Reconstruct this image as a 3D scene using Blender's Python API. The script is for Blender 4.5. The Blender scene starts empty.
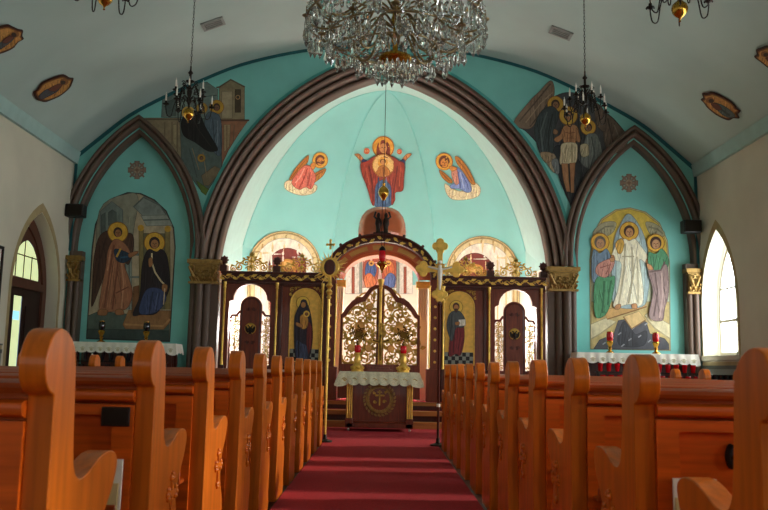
import bpy, bmesh, math, random
from mathutils import Vector, Matrix
from mathutils.bvhtree import BVHTree
from mathutils.geometry import delaunay_2d_cdt
random.seed(7)
SC = bpy.context.scene
COL = SC.collection
PI = math.pi
R_ = math.radians

# ------------------------------------------------------------------ survey camera (768x510)
F, ROLL, PITCH = 830.0, R_(1.2), math.atan(113 / 830.0)
CAMZ = 1.0
def ray(x, y):
    u = (x - 384) * math.cos(ROLL) + (y - 255) * math.sin(ROLL)
    v = -(x - 384) * math.sin(ROLL) + (y - 255) * math.cos(ROLL)
    c, s = math.cos(PITCH), math.sin(PITCH)
    return Vector((u / F, c + v / F * s, s - v / F * c))
def at_y(x, y, Y):
    d = ray(x, y); t = Y / d.y
    return Vector((d.x * t, Y, CAMZ + d.z * t))
def at_x(x, y, X):
    d = ray(x, y); t = X / d.x
    return Vector((X, d.y * t, CAMZ + d.z * t))

DAY_R, DAY_L, DAY_B, SUN = 5.5, .9, 1.6, 4.8
# ------------------------------------------------------------------ materials
def srgb(c):
    if isinstance(c, str):
        c = tuple(int(c[i:i + 2], 16) / 255 for i in (0, 2, 4))
    return tuple((x / 12.92 if x <= .04045 else ((x + .055) / 1.055) ** 2.4) for x in c)
def newmat(name):
    m = bpy.data.materials.new(name); m.use_nodes = True
    nt = m.node_tree
    return m, nt, nt.nodes['Principled BSDF']
def noise_col(nt, b, c1, c2, scale, detail=4, stretch=(1, 1, 1), lo=.3, hi=.7, bump=0, rough=None):
    tc = nt.nodes.new('ShaderNodeTexCoord'); mp = nt.nodes.new('ShaderNodeMapping')
    mp.inputs['Scale'].default_value = stretch
    n = nt.nodes.new('ShaderNodeTexNoise'); n.inputs['Scale'].default_value = scale; n.inputs['Detail'].default_value = detail
    r = nt.nodes.new('ShaderNodeValToRGB')
    r.color_ramp.elements[0].position = lo; r.color_ramp.elements[1].position = hi
    r.color_ramp.elements[0].color = (*c1, 1); r.color_ramp.elements[1].color = (*c2, 1)
    nt.links.new(tc.outputs['Object'], mp.inputs[0]); nt.links.new(mp.outputs[0], n.inputs['Vector'])
    nt.links.new(n.outputs['Fac'], r.inputs[0]); nt.links.new(r.outputs[0], b.inputs['Base Color'])
    if bump:
        bp = nt.nodes.new('ShaderNodeBump'); bp.inputs['Strength'].default_value = bump; bp.inputs['Distance'].default_value = .01
        nt.links.new(n.outputs['Fac'], bp.inputs['Height']); nt.links.new(bp.outputs[0], b.inputs['Normal'])
def M(name, c, rough=.6, metal=0, var=.12, scale=6, stretch=(1, 1, 1), bump=0, coat=0, emit=0, trans=0, ior=1.45):
    m, nt, b = newmat(name)
    c = srgb(c)
    c1 = tuple(max(0, x * (1 - var)) for x in c); c2 = tuple(min(1, x * (1 + var)) for x in c)
    if var: noise_col(nt, b, c1, c2, scale, stretch=stretch, bump=bump)
    else: b.inputs['Base Color'].default_value = (*c, 1)
    b.inputs['Roughness'].default_value = rough; b.inputs['Metallic'].default_value = metal
    b.inputs['Coat Weight'].default_value = coat; b.inputs['Transmission Weight'].default_value = trans; b.inputs['IOR'].default_value = ior
    if emit:
        b.inputs['Emission Color'].default_value = (*c, 1); b.inputs['Emission Strength'].default_value = emit
    return m
def emission(name, c, s):
    m, nt, b = newmat(name); c = srgb(c)
    b.inputs['Base Color'].default_value = (*c, 1); b.inputs['Emission Color'].default_value = (*c, 1); b.inputs['Emission Strength'].default_value = s
    return m
MT = dict(
    teal=M('teal_plaster', '80cac2', .75, var=.06, scale=2.2),
    apse=M('apse_plaster', '8ed0ca', .7, var=.04, scale=1.5), apsew=M('apse_pale', 'b4d8d0', .75, var=.04),
    ceil=M('ceiling_plaster', 'abbfb7', .85, var=.07, scale=.7),
    cove=M('cove_paint', '9fbdb6', .8, var=.05),
    wall=M('cream_plaster', 'cfc9b4', .85, var=.07, scale=1.2),
    cream=M('apse_cream', 'efe6d2', .75, var=.05),
    dado=M('dado_grey', '8b8f84', .8, var=.08), dadodark=M('dado_line', '5c5f55', .8), dadogold=M('dado_gold', 'a8956a', .8),
    brown=M('brown_moulding', '5e4c3f', .5, var=.12, scale=3),
    tealdark=M('teal_line', '1d5f64', .7), teallight=M('teal_band', '4fa6a0', .7),
    capgold=M('capital_gilt', '96773f', .42, .5, var=.3, scale=18, bump=.3),
    gold=M('gold', 'ecc05c', .3, .5, var=.2, scale=12), brass=M('aged_brass', '6b5022', .32, .9, var=.35, scale=10),
    brightbrass=M('bright_brass', 'bf9038', .2, .9, var=.1),
    olivegold=M('aged_gilt', 'c0983f', .4, .35, var=.35, scale=20),
    darkmetal=M('dark_metal', '241d16', .4, .6),
    mahog=M('mahogany', '6e2c14', .34, var=.35, scale=5, stretch=(9, 9, .8), coat=.12),
    mahogd=M('dark_mahogany', '481c12', .34, var=.3, scale=5, stretch=(9, 9, .8), coat=.12),
    copper=M('red_copper', 'cf6c42', .2, .1, var=.12, scale=3, coat=.4),
    copperg=M('gilded_soffit', 'e0a458', .25, .25, var=.2, scale=4),
    pewv=M('oak_upright', 'be6014', .32, var=.22, scale=4, stretch=(10, 6, .7), coat=.12),
    pewh=M('oak_board', 'c8560f', .36, var=.25, scale=4, stretch=(.7, 9, 10), coat=.1),
    pewd=M('oak_moulding', '9a400e', .36, var=.25, scale=4, stretch=(.7, 9, 10), coat=.1),
    floor=M('floor_boards', '4a2a18', .45, var=.25, scale=3, stretch=(6, .6, 1)),
    carpet=M('red_carpet', 'a8141f', .95, var=.2, scale=60, bump=.3),
    step=M('step_wood', 'a5672f', .4, var=.2, scale=4, stretch=(.6, 8, 8)),
    white=M('white_cloth', 'e6e3d6', .85, var=.05, scale=20), lace=M('lace', 'cfc9a8', .9, var=.18, scale=45),
    black=M('black_plastic', '141414', .5), wax=M('candle_wax', 'e9e4d4', .5, var=.03),
    red=M('red_glass', 'b3121a', .12, var=.1, coat=.5), redlit=M('lit_red_glass', 'b8101a', .15, emit=.12), icongold=M('icon_ground', 'e6b650', .4, .0, var=.15, scale=14), chgold=M('chandelier_metal', '7d6a45', .35, .6, var=.25, scale=15), smoke=M('dark_glass', '16181c', .1, coat=.6),
    paper=M('paper', 'f0ecdc', .8, var=.04), paper2=M('yellowed_paper', 'd8c48a', .8, var=.06),
    vent=M('vent_grey', '8a8f88', .6), ventdark=M('vent_dark', '3a3d39', .7),
    door=M('door_dark_wood', '2c160f', .45, var=.2, stretch=(8, 8, 1)), doorframe=M('door_frame_wood', '5a3526', .5, var=.2, stretch=(8, 8, 1)),
    plate=M('bronze_plate', '2a1a10', .5, .4),
    crystal=M('crystal', 'fafbf4', .03, var=0, trans=.93, ior=1.55),
    dayl=emission('stained_pane', 'ccd8a0', .9), dayb=emission('blue_pane', '7fb8d8', 1.6),
)
MT['crystal'].node_tree.nodes['Principled BSDF'].inputs['Specular IOR Level'].default_value = .9
for k_ in ('pewv', 'pewh', 'pewd'): MT[k_].node_tree.nodes['Principled BSDF'].inputs['Specular IOR Level'].default_value = .3
def paint_mat():
    m, nt, b = newmat('painted_colour')
    a = nt.nodes.new('ShaderNodeAttribute'); a.attribute_name = 'Col'
    n = nt.nodes.new('ShaderNodeTexNoise'); n.inputs['Scale'].default_value = 14; n.inputs['Detail'].default_value = 8; n.inputs['Roughness'].default_value = .7
    mr = nt.nodes.new('ShaderNodeMapRange'); mr.inputs[1].default_value = .25; mr.inputs[2].default_value = .75; mr.inputs[3].default_value = .62; mr.inputs[4].default_value = 1.35
    vm = nt.nodes.new('ShaderNodeVectorMath'); vm.operation = 'SCALE'
    nt.links.new(n.outputs['Fac'], mr.inputs[0]); nt.links.new(a.outputs['Color'], vm.inputs[0]); nt.links.new(mr.outputs[0], vm.inputs['Scale'])
    nt.links.new(vm.outputs[0], b.inputs['Base Color']); b.inputs['Roughness'].default_value = .65
    return m
MT['paint'] = paint_mat()
def glazing(name, c, s, a):
    m, nt, b = newmat(name); out = nt.nodes['Material Output']; c = srgb(c)
    e = nt.nodes.new('ShaderNodeEmission'); e.inputs[0].default_value = (*c, 1); e.inputs[1].default_value = s
    t = nt.nodes.new('ShaderNodeBsdfTransparent'); ad = nt.nodes.new('ShaderNodeAddShader')
    t.inputs[0].default_value = (a, a, a, 1)
    nt.links.new(e.outputs[0], ad.inputs[0]); nt.links.new(t.outputs[0], ad.inputs[1]); nt.links.new(ad.outputs[0], out.inputs[0])
    return m
MT['day'] = glazing('daylight_pane', 'f4fbff', DAY_R, .8)
MT['sideday'] = glazing('side_pane', 'f2faf4', DAY_L, .8)

# ------------------------------------------------------------------ scene helpers
def tag(o, label=None, cat=None, group=None, kind=None):
    if label: o['label'] = label
    if cat: o['category'] = cat
    if group: o['group'] = group
    if kind: o['kind'] = kind
    return o
def thing(name, label, cat, loc=(0, 0, 0), group=None, rz=0):
    o = bpy.data.objects.new(name, None); COL.objects.link(o)
    o.location = loc; o.rotation_euler.z = rz; o.empty_display_size = .1
    return tag(o, label, cat, group)
def copy_tree(o, parent=None):
    c = o.copy(); COL.objects.link(c)
    if parent: c.parent = parent
    for ch in list(o.children): copy_tree(ch, c)
    return c
class MB:
    def __init__(s): s.v = []; s.f = []; s.m = []; s.M = Matrix(); s.c = None
    def add(s, vs, fs, mi=0):
        k = len(s.v); s.v += [s.M @ Vector(v) for v in vs]
        s.f += [[i + k for i in f] for f in fs]; s.m += [mi] * len(fs); return s
    def box(s, x0, x1, y0, y1, z0, z1, mi=0):
        v = [(x, y, z) for z in (z0, z1) for y in (y0, y1) for x in (x0, x1)]
        return s.add(v, [(0, 2, 3, 1), (4, 5, 7, 6), (0, 1, 5, 4), (2, 6, 7, 3), (0, 4, 6, 2), (1, 3, 7, 5)], mi)
    def prism(s, poly, plane, lo, hi, mi=0):
        f = {'xz': lambda a, b, c: (a, c, b), 'yz': lambda a, b, c: (c, a, b), 'xy': lambda a, b, c: (a, b, c)}[plane]
        n = len(poly); v = [f(a, b, lo) for a, b in poly] + [f(a, b, hi) for a, b in poly]
        fs = [list(range(n)), list(range(2 * n - 1, n - 1, -1))] + [(i, i + n, (i + 1) % n + n, (i + 1) % n) for i in range(n)]
        return s.add(v, fs, mi)
    def tube(s, pts, r, n=6, mi=0, closed=False):
        P = [Vector(p) for p in pts]; N = len(P)
        rs = r if isinstance(r, (list, tuple)) else [r] * N
        vs = []; up = None
        for i, p in enumerate(P):
            a = P[(i - 1) % N] if (closed or i) else p; b = P[(i + 1) % N] if (closed or i < N - 1) else p
            t = (b - a).normalized() if (b - a).length > 1e-9 else Vector((0, 0, 1))
            if up is None:
                up = Vector((0, 0, 1)) if abs(t.z) < .9 else Vector((1, 0, 0))
            up = (up - t * up.dot(t)); up = up.normalized() if up.length > 1e-6 else t.orthogonal().normalized()
            w = t.cross(up)
            vs += [p + (up * math.cos(2 * PI * k / n) + w * math.sin(2 * PI * k / n)) * rs[i] for k in range(n)]
        fs = []
        for i in range(N if closed else N - 1):
            j = (i + 1) % N
            fs += [(i * n + k, i * n + (k + 1) % n, j * n + (k + 1) % n, j * n + k) for k in range(n)]
        if not closed: fs += [list(range(n))[::-1], [(N - 1) * n + k for k in range(n)]]
        return s.add(vs, fs, mi)
    def lathe(s, prof, c=(0, 0, 0), n=16, mi=0, axis='z', flute=0):
        c = Vector(c); vs = []
        for r, h in prof:
            for k in range(n):
                a = 2 * PI * k / n; rr = r * (1 - flute * (k % 2))
                p = (rr * math.cos(a), rr * math.sin(a), h)
                if axis == 'y': p = (p[0], h, p[1])
                if axis == 'x': p = (h, p[0], p[1])
                vs.append(c + Vector(p))
        N = len(prof)
        fs = [(i * n + k, i * n + (k + 1) % n, (i + 1) * n + (k + 1) % n, (i + 1) * n + k) for i in range(N - 1) for k in range(n)]
        fs += [list(range(n))[::-1], [(N - 1) * n + k for k in range(n)]]
        return s.add(vs, fs, mi)
    def ball(s, c, r, n=10, mi=0, sz=1):
        return s.lathe([(max(1e-4, r * math.sin(PI * i / n)), -r * sz * math.cos(PI * i / n)) for i in range(n + 1)], c, max(6, n), mi)
    def grid(s, rows, mi=0):
        n = len(rows[0]); vs = [p for r in rows for p in r]
        return s.add(vs, [(i * n + k, i * n + k + 1, (i + 1) * n + k + 1, (i + 1) * n + k) for i in range(len(rows) - 1) for k in range(n - 1)], mi)
    def build(s, name, mats, parent=None, world=False, smooth=True, bevel=0, colors=None, fix=True):
        me = bpy.data.meshes.new(name)
        off = parent.location if (world and parent) else Vector((0, 0, 0))
        if world and parent and parent.parent: off = off + parent.parent.location
        me.from_pydata([tuple(v - off) for v in s.v], [], s.f)
        if not isinstance(mats, (list, tuple)): mats = [mats]
        for m in mats: me.materials.append(MT[m] if isinstance(m, str) else m)
        for p, i in zip(me.polygons, s.m): p.material_index = i
        if colors:
            ca = me.color_attributes.new('Col', 'FLOAT_COLOR', 'CORNER')
            for p in me.polygons:
                for li in p.loop_indices: ca.data[li].color = (*colors[p.index], 1)
        if fix and not colors:
            bm = bmesh.new(); bm.from_mesh(me); bmesh.ops.recalc_face_normals(bm, faces=bm.faces); bm.to_mesh(me); bm.free()
        if smooth:
            me.shade_smooth(); me.set_sharp_from_angle(angle=R_(38))
        o = bpy.data.objects.new(name, me); COL.objects.link(o)
        if parent: o.parent = parent
        if bevel:
            b = o.modifiers.new('bevel', 'BEVEL'); b.width = bevel; b.segments = 2; b.limit_method = 'ANGLE'; b.angle_limit = R_(35)
        return o
def struct(name, mb, mats, label=None, parent=None, **k):
    o = mb.build(name, mats, parent, **k)
    if not parent: o['kind'] = 'structure'
    return o
def smooth_pts(p, n=6, closed=True):
    out = []; N = len(p)
    for i in range(N if closed else N - 1):
        g = (lambda j: p[j % N]) if closed else (lambda j: p[min(max(j, 0), N - 1)])
        a, b, c, d = g(i - 1), g(i), g(i + 1), g(i + 2)
        for k in range(n):
            t = k / n
            out.append(tuple(.5 * (2 * b[q] + (c[q] - a[q]) * t + (2 * a[q] - 5 * b[q] + 4 * c[q] - d[q]) * t * t + (3 * b[q] - a[q] - 3 * c[q] + d[q]) * t ** 3) for q in range(len(b))))
    if not closed: out.append(tuple(p[-1]))
    return out
def fill_holes(outer, holes, f):
    """planar sheet with holes: 2D loops -> (verts, faces) mapped by f(a,b)"""
    vs, es = [], []
    for lp in [outer] + holes:
        k = len(vs); vs += [Vector(p) for p in lp]; es += [(k + i, k + (i + 1) % len(lp)) for i in range(len(lp))]
    r = delaunay_2d_cdt(vs, es, [], 0, 1e-5)
    def inside(p, lp):
        c = False
        for i in range(len(lp)):
            (x1, y1), (x2, y2) = lp[i], lp[i - 1]
            if (y1 > p[1]) != (y2 > p[1]) and p[0] < (x2 - x1) * (p[1] - y1) / (y2 - y1) + x1: c = not c
        return c
    fs = []
    for t in r[2]:
        c = sum((r[0][i] for i in t), Vector((0, 0))) / len(t)
        if inside(c, outer) and not any(inside(c, h) for h in holes): fs.append(list(t))
    return [f(p.x, p.y) for p in r[0]], fs

# ------------------------------------------------------------------ the nave
HW = 5.75                                   # half width of the nave
YF = 15.0                                   # plane of the wall with the three arches
Y0 = -5.0                                   # rear wall
CH = .42                                    # chancel floor
half = [(5.75, 4.78), (5.3, 5.18), (4.8, 5.6), (4.19, 5.96), (3.61, 6.25), (2.8, 6.61), (1.85, 6.87), (1.0, 7.0), (0, 7.05)]
half = smooth_pts(half, 4, False)
ceil_prof = half + [(-x, z) for x, z in half[-2::-1]]
b = MB(); b.grid([[(x, Y, z) for x, z in ceil_prof] for Y in (Y0, 0, 5, 10, YF)])
struct('ceiling', b, 'ceil')
ceil_bvh = BVHTree.FromPolygons(b.v, b.f)
b = MB().box(-HW, HW, Y0, 14.2, -.1, 0); struct('floor', b, 'floor')
b = MB().box(-HW, HW, 14.2, 19.3, -.1, .28); b.box(-HW, HW, 14.62, 19.3, .28, CH - .006); b.box(-HW, HW, 14.33, 14.6, .28, .286, 1); b.box(-HW, HW, 14.66, 19.3, CH - .006, CH, 1); b.box(-1.4, 1.4, 14.6, 14.67, CH - .06, CH + .002, 2)
struct('floor_chancel', b, ['mahogd', 'carpet', 'step'], smooth=False)
b = MB().box(-1.05, 1.05, 13.98, 14.2, 0, .12); struct('trim_step', b, 'step', bevel=.01)
b = MB().box(-1.6, 1.6, 14.1, 14.32, .215, .292); struct('trim_nosing', b, 'step', bevel=.008)
bk_holes = [[(-1.3, 0), (1.3, 0), (1.3, 2.7), (-1.3, 2.7)]] + [[(q - .8, 1.2), (q + .8, 1.2), (q + .8, 3.2), (q, 3.9), (q - .8, 3.2)] for q in (-3.6, 3.6)]
b = MB(); v, f_ = fill_holes([(-HW - .4, 0), (HW + .4, 0), (HW + .4, 7.2), (-HW - .4, 7.2)], bk_holes, lambda a, z: (a, Y0, z)); b.add(v, f_); struct('wall_back', b, 'wall')
MT['rear'] = emission('added_rear_pane', 'f6f6ee', DAY_B)  # unseen glowing panes added behind the camera to light the pew backs
for k_, hp in enumerate(bk_holes):
    b = MB().prism(hp, 'xz', Y0 - .12, Y0 - .1); n_ = len(hp)
    b.add([(a, Y0, z) for a, z in hp] + [(a, Y0 - .1, z) for a, z in hp], [(i, (i + 1) % n_, (i + 1) % n_ + n_, i + n_) for i in range(n_)], 1)
    struct('window_%d' % (20 + k_), b, ['rear', 'wall'], smooth=False)

def pointed(c, hs, zs, za, zb, n=10):
    """pointed arch outline, half span hs round c, from zb up"""
    r = (hs * hs + (za - zs) ** 2) / (2 * hs); cx = hs - r
    a1 = math.acos(max(-1, min(1, -cx / r)))
    arc = [(cx + r * math.cos(a1 * i / n), zs + r * math.sin(a1 * i / n)) for i in range(n + 1)]
    return [(c + hs, zb)] + [(c + x, z) for x, z in arc] + [(c - x, z) for x, z in arc[-2::-1]] + [(c - hs, zb)]
def side_wall(name, X, holes):
    s = 1 if X > 0 else -1
    b = MB(); v, f = fill_holes([(Y0, 0), (19.3, 0), (19.3, 4.8), (Y0, 4.8)], holes, lambda a, z: (X, a, z)); b.add(v, f)
    for h in holes:
        n = len(h)
        b.add([(X, a, z) for a, z in h] + [(X + s * .38, a, z) for a, z in h], [(i, (i + 1) % n, (i + 1) % n + n, i + n) for i in range(n)])
    return struct(name, b, 'wall')
WINY = [14.2, 11.4, 9.0, 6.6, 4.2, 1.8, -.6]  # past the first, unseen and spaced close so sun stripes the aisle
LWINY = [10.6, 7.4, 4.2, 1.0]
whs = lambda y: .74 if y > 14 else .82
wins = [pointed(y, whs(y), 2.15, 3.5, 1.32) for y in WINY]
dr = pointed(13.72, .92, 2.1, 3.46, .0)
lwins = [pointed(y, whs(y), 2.15, 3.5, 1.32) for y in LWINY]
side_wall('wall_right', HW, wins); side_wall('wall_left', -HW, [dr] + lwins)
k = 0
for s, ys in ((1, WINY), (-1, LWINY)):
    for y in ys:
        k += 1
        o = bpy.data.objects.new('window_%d' % k, None); COL.objects.link(o); o.location = (s * HW, y, 1.32); o['kind'] = 'structure'
        X = s * (HW + .3)
        w_ = whs(y); op = pointed(y, w_ - .005, 2.15, 3.49, 1.325); ip = pointed(y, w_ - .07, 2.15, 3.37, 1.4)
        MB().prism(op, 'yz', X + s * .03, X + s * .05).build('pane', 'day' if s > 0 else 'sideday', o, True, False)
        fr = MB(); n = len(op)
        fr.add([(X, *p) for p in op] + [(X, *p) for p in ip] + [(X + s * .03, *p) for p in ip], [(i, (i + 1) % n, (i + 1) % n + n, i + n) for i in range(n)] + [(i + n, (i + 1) % n + n, (i + 1) % n + 2 * n, i + 2 * n) for i in range(n)])
        fr.build('window_frame', 'wall', o, True)
        for a, c, z0, z1 in ((-.7, .7, 1.92, 1.97), (-.66, .66, 2.5, 2.53), (-.02, .02, 1.35, 3.36)):
            MB().box(X, X + s * .025, y + a, y + c, z0, z1).build('glazing_bar', 'wall', o, True)
        MB().box(min(s * (HW - .05), X), max(s * (HW - .05), X), y - .8, y + .8, 1.24, 1.33).build('window_sill', 'wall', o, True, bevel=.008)
        # painted border round the opening
        o1 = pointed(y, w_ + .1, 2.15, 3.68, 1.32); m1 = pointed(y, w_ + .005, 2.15, 3.51, 1.32)
        bb = MB(); bb.add([(s * (HW - .004), *p) for p in o1] + [(s * (HW - .004), *p) for p in m1], [(i, i + 1, i + 1 + n, i + n) for i in range(n - 1)])
        bb.build('painted_border', 'dadogold', o, True)
# left door in its pointed niche
o = bpy.data.objects.new('door_1', None); COL.objects.link(o); o.location = (-HW, 13.72, 0); o['kind'] = 'structure'
X = -HW - .2
op = pointed(13.72, .915, 2.1, 3.45, .0); ip = pointed(13.72, .76, 2.1, 3.22, .0); n = len(op)
fr = MB()
for xx in (X, X - .08):
    fr.add([(xx, *p) for p in op] + [(xx, *p) for p in ip], [(i, i + 1, i + 1 + n, i + n) for i in range(n - 1)])
fr.add([(X, *p) for p in ip] + [(X - .08, *p) for p in ip], [(i, i + 1, i + 1 + n, i + n) for i in range(n - 1)])
fr.box(X - .08, X + .02, 12.96, 14.48, 2.18, 2.31); fr.build('door_frame', 'doorframe', o, True)
tp = pointed(13.8, .54, 2.36, 3.0, 2.36)
MB().prism(tp, 'yz', X - .05, X - .04).build('transom_pane', 'dayl', o, True)
bar = MB()
tr = pointed(13.72, .77, 2.1, 3.24, 2.3); v, f = fill_holes(tr, [tp], lambda a, z: (X - .03, a, z)); bar.add(v, f)
for a in (-.3, 0, .3): bar.box(X - .04, X - .03, 13.72 + a - .01, 13.72 + a + .01, 2.36, 3.05 - abs(a))
bar.box(X - .04, X - .03, 13.2, 14.3, 2.72, 2.74); bar.build('transom_bars', 'doorframe', o, True)
lf = MB(); v, f = fill_holes([(12.96, 0), (14.48, 0), (14.48, 2.22), (12.96, 2.22)], [[(13.46, .35), (13.76, .35), (13.76, 2.05), (13.46, 2.05)]], lambda a, z: (X - .04, a, z)); lf.add(v, f)
for y in (13.2, 14.1): lf.box(X - .04, X - .02, y - .2, y + .2, .3, 1.9)
lf.build('door_leaf', 'door', o, True)
MB().box(X - .06, X - .055, 13.45, 13.77, .34, 2.06).build('door_pane', 'dayl', o, True)
MB().box(X - .055, X - .05, 13.5, 13.72, 1.66, 1.8).build('blue_pane', 'dayb', o, True)
MB().lathe([(.001, -.03), (.03, -.02), (.035, 0), (.03, .02), (.001, .03)], (X + .02, 13.85, 1.05), 10, axis='x').build('door_handle', 'brightbrass', o, True)
bb = MB(); o1 = pointed(13.72, 1.02, 2.1, 3.63, 0); m1 = pointed(13.72, .925, 2.1, 3.47, 0)
bb.add([(-HW + .004, *p) for p in o1] + [(-HW + .004, *p) for p in m1], [(i, i + 1, i + 1 + n, i + n) for i in range(n - 1)])
bb.build('painted_border', 'dadogold', o, True)
# cove strip and dado bands
for s, nm in ((-1, 'left'), (1, 'right')):
    b = MB().prism([(s * HW, 4.62), (s * (HW - .06), 4.62), (s * (HW - .06), 4.66), (s * (HW - .1), 4.84), (s * (HW - .04), 4.84)], 'xz', Y0, YF); struct('trim_cove_' + nm, b, 'cove')
    spans = [(Y0, 14.95)] if s > 0 else [(Y0, 12.62), (14.82, 14.95)]
    b = MB()
    for a, c in spans:
        b.box(min(s * HW, s * (HW - .012)), max(s * HW, s * (HW - .012)), a, c, 0, 1.1, 0)
        b.box(min(s * HW, s * (HW - .02)), max(s * HW, s * (HW - .02)), a, c, 1.1, 1.16, 1)
        b.box(min(s * HW, s * (HW - .02)), max(s * HW, s * (HW - .02)), a, c, 1.22, 1.245, 1) if s < 0 else None
        b.box(min(s * HW, s * (HW - .01)), max(s * HW, s * (HW - .01)), a, c, 1.16, 1.22, 2)
    struct('baseboard_' + nm, b, ['dado', 'dadodark', 'dadogold'])

# ------------------------------------------------------------------ front wall, arches, columns
def arc_pts(cx, cz, r, zs, n=20):
    a0 = math.asin((zs - cz) / r); a1 = math.acos(-cx / r)
    return [(cx + r * math.cos(a0 + (a1 - a0) * i / n), cz + r * math.sin(a0 + (a1 - a0) * i / n)) for i in range(n + 1)]
def arch_loop(X0, cx, cz, r, zs, n=20):
    a = arc_pts(cx, cz, r, zs, n)
    return [(X0 + x, z) for x, z in a] + [(X0 - x, z) for x, z in a[-2::-1]]
MA = (-1.0, 2.58, 4.07, 2.9)                # main arch: centre, radius, springing
SA = (-1.70, 3.05, 2.79, 2.9)              # side arches
SX = 4.6
MH = (MA[0], MA[1], MA[2] + .34, MA[3])
main_hole = [(3.40, 0)] + arch_loop(0, *MH) + [(-3.40, 0)]
nich = {s: [(s * SX + 1.09, CH)] + arch_loop(s * SX, *SA) + [(s * SX - 1.09, CH)] for s in (-1, 1)}
outer = [(HW, 0)] + ceil_prof + [(-HW, 0)]
b = MB()
outer2 = [(HW, 0), (HW, 4.78)] + ceil_prof[1:-1] + [(-HW, 4.78), (-HW, 0), (-3.40, 0)] + arch_loop(0, *MH)[::-1] + [(3.40, 0)]
v, f = fill_holes(outer2, [nich[-1], nich[1]], lambda a, z: (a, YF, z)); b.add(v, f)
lp = main_hole; b.add([(a, YF, z) for a, z in lp] + [(a, YF + .55, z) for a, z in lp], [(i, i + 1, i + 1 + len(lp), i + len(lp)) for i in range(len(lp) - 1)])
for s in (-1, 1):
    lp = nich[s]; n = len(lp)
    b.add([(a, YF, z) for a, z in lp] + [(a, YF + .18, z) for a, z in lp], [(i, (i + 1) % n, (i + 1) % n + n, i + n) for i in range(n)])
    v, f = fill_holes(lp, [], lambda a, z: (a, YF + .18, z)); b.add(v, f)
struct('wall_front', b, 'teal')
YN = YF + .18
def band(X0, cx, cz, r, zs, prof, n=28):
    """moulding swept round a pointed arch: prof = [(dr, dy)]"""
    rows = []
    for d, y in prof:
        rows.append([(x, YF + y, z) for x, z in arch_loop(X0, cx, cz, r + d, zs, n)])
    return rows
def roll(d0, d1, y, h, n=6):
    return [((d0 + d1) / 2 - (d1 - d0) / 2 * math.cos(PI * i / n), y - h * math.sin(PI * i / n)) for i in range(n + 1)]
pm = [(0, .5), (0, .32)] + roll(0, .1, .3, .07) + [(.1, .2)] + roll(.11, .2, .16, .07) + [(.2, .08)] + roll(.21, .3, .04, .07) + [(.305, -.04)] + roll(.31, .38, -.06, .04) + [(.38, .02)]
b = MB(); b.grid(band(0, *MA, pm)); o = struct('trim_arch_main', b, 'brown')
b = MB(); b.grid(band(0, MA[0], MA[1], MA[2] + .38, MA[3], [(0, .0), (0, -.012), (.07, -.012), (.07, 0)])); struct('trim_arch_line', b, 'teallight')
ps = [(-.04, .18), (-.04, .06)] + roll(-.04, .06, .04, .05) + [(.065, -.03)] + roll(.07, .16, -.06, .05) + [(.16, -.09)] + roll(.17, .25, -.07, .04) + [(.25, .02)]
for i, s in enumerate((-1, 1)):
    b = MB(); b.grid(band(s * SX, *SA, ps)); struct('trim_arch_side_%s' % ('left' if s < 0 else 'right'), b, 'brown')
b = MB()
for (x1, z1), (x2, z2) in zip(ceil_prof, ceil_prof[1:]):
    b.add([(x1, YF - .015, z1), (x2, YF - .015, z2), (x2 * .992, YF - .015, z2 - .06), (x1 * .992, YF - .015, z1 - .06)], [(0, 1, 2, 3)])
b.box(-HW, -HW + .05, YF - .015, YF, 3.0, 4.78); b.box(HW - .05, HW, YF - .015, YF, 3.0, 4.78)
struct('trim_ceiling_line', b, 'tealdark')

def leaf_capital(b, x0, x1, y0, y1, z0, z1, mi=0):
    b.box(x0 + .01, x1 - .01, y0 + .03, y1, z0, z1 - .08, mi)
    b.box(x0 - .05, x1 + .05, y0 - .04, y1, z1 - .07, z1, mi); b.box(x0 - .02, x1 + .02, y0 - .01, y1, z1 - .1, z1 - .06, mi)
    b.box(x0 - .02, x1 + .02, y0 - .01, y1, z0 - .02, z0 + .02, mi)
    h = z1 - z0 - .12
    def curl(x, z, w, q, y):
        b.tube([(x + q * w * (1 - .8 * i / 14) * math.cos(2.4 * PI * i / 14), y, z + w * (1 - .8 * i / 14) * math.sin(2.4 * PI * i / 14)) for i in range(15)], [.02 - .008 * i / 15 for i in range(15)], 5, mi)
    for q, xe in ((-1, x0), (1, x1)):
        curl(xe - q * .05, z1 - .16, .055, q, y0 - .045); b.tube([(xe - q * .12, y0 + .01, z0 + .04), (xe - q * .06, y0 - .03, z0 + .14), (xe + q * .0, y0 - .06, z1 - .15)], [.03, .03, .02], 6, mi)
    n = max(2, round((x1 - x0) / .125))
    for i in range(n):
        x = x0 + (x1 - x0) * (i + .5) / n
        for dx, l, zz in ((-.035, .07, z0 + .02), (.035, .07, z0 + .02), (0, .1, z0 + .03)):
            b.tube([(x + dx * .4, y0 + .02, zz), (x + dx, y0 - .01, zz + l * .7), (x + dx * 1.4, y0 - .045, zz + l), (x + dx * 1.5, y0 - .05, zz + l * .75)], [.018, .026, .02, .01], 5, mi)
        curl(x, z0 + .2, .035, 1 if i % 2 else -1, y0 - .03); b.ball((x + .06, y0 - .02, z0 + .15), .022, 6, mi)
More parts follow.
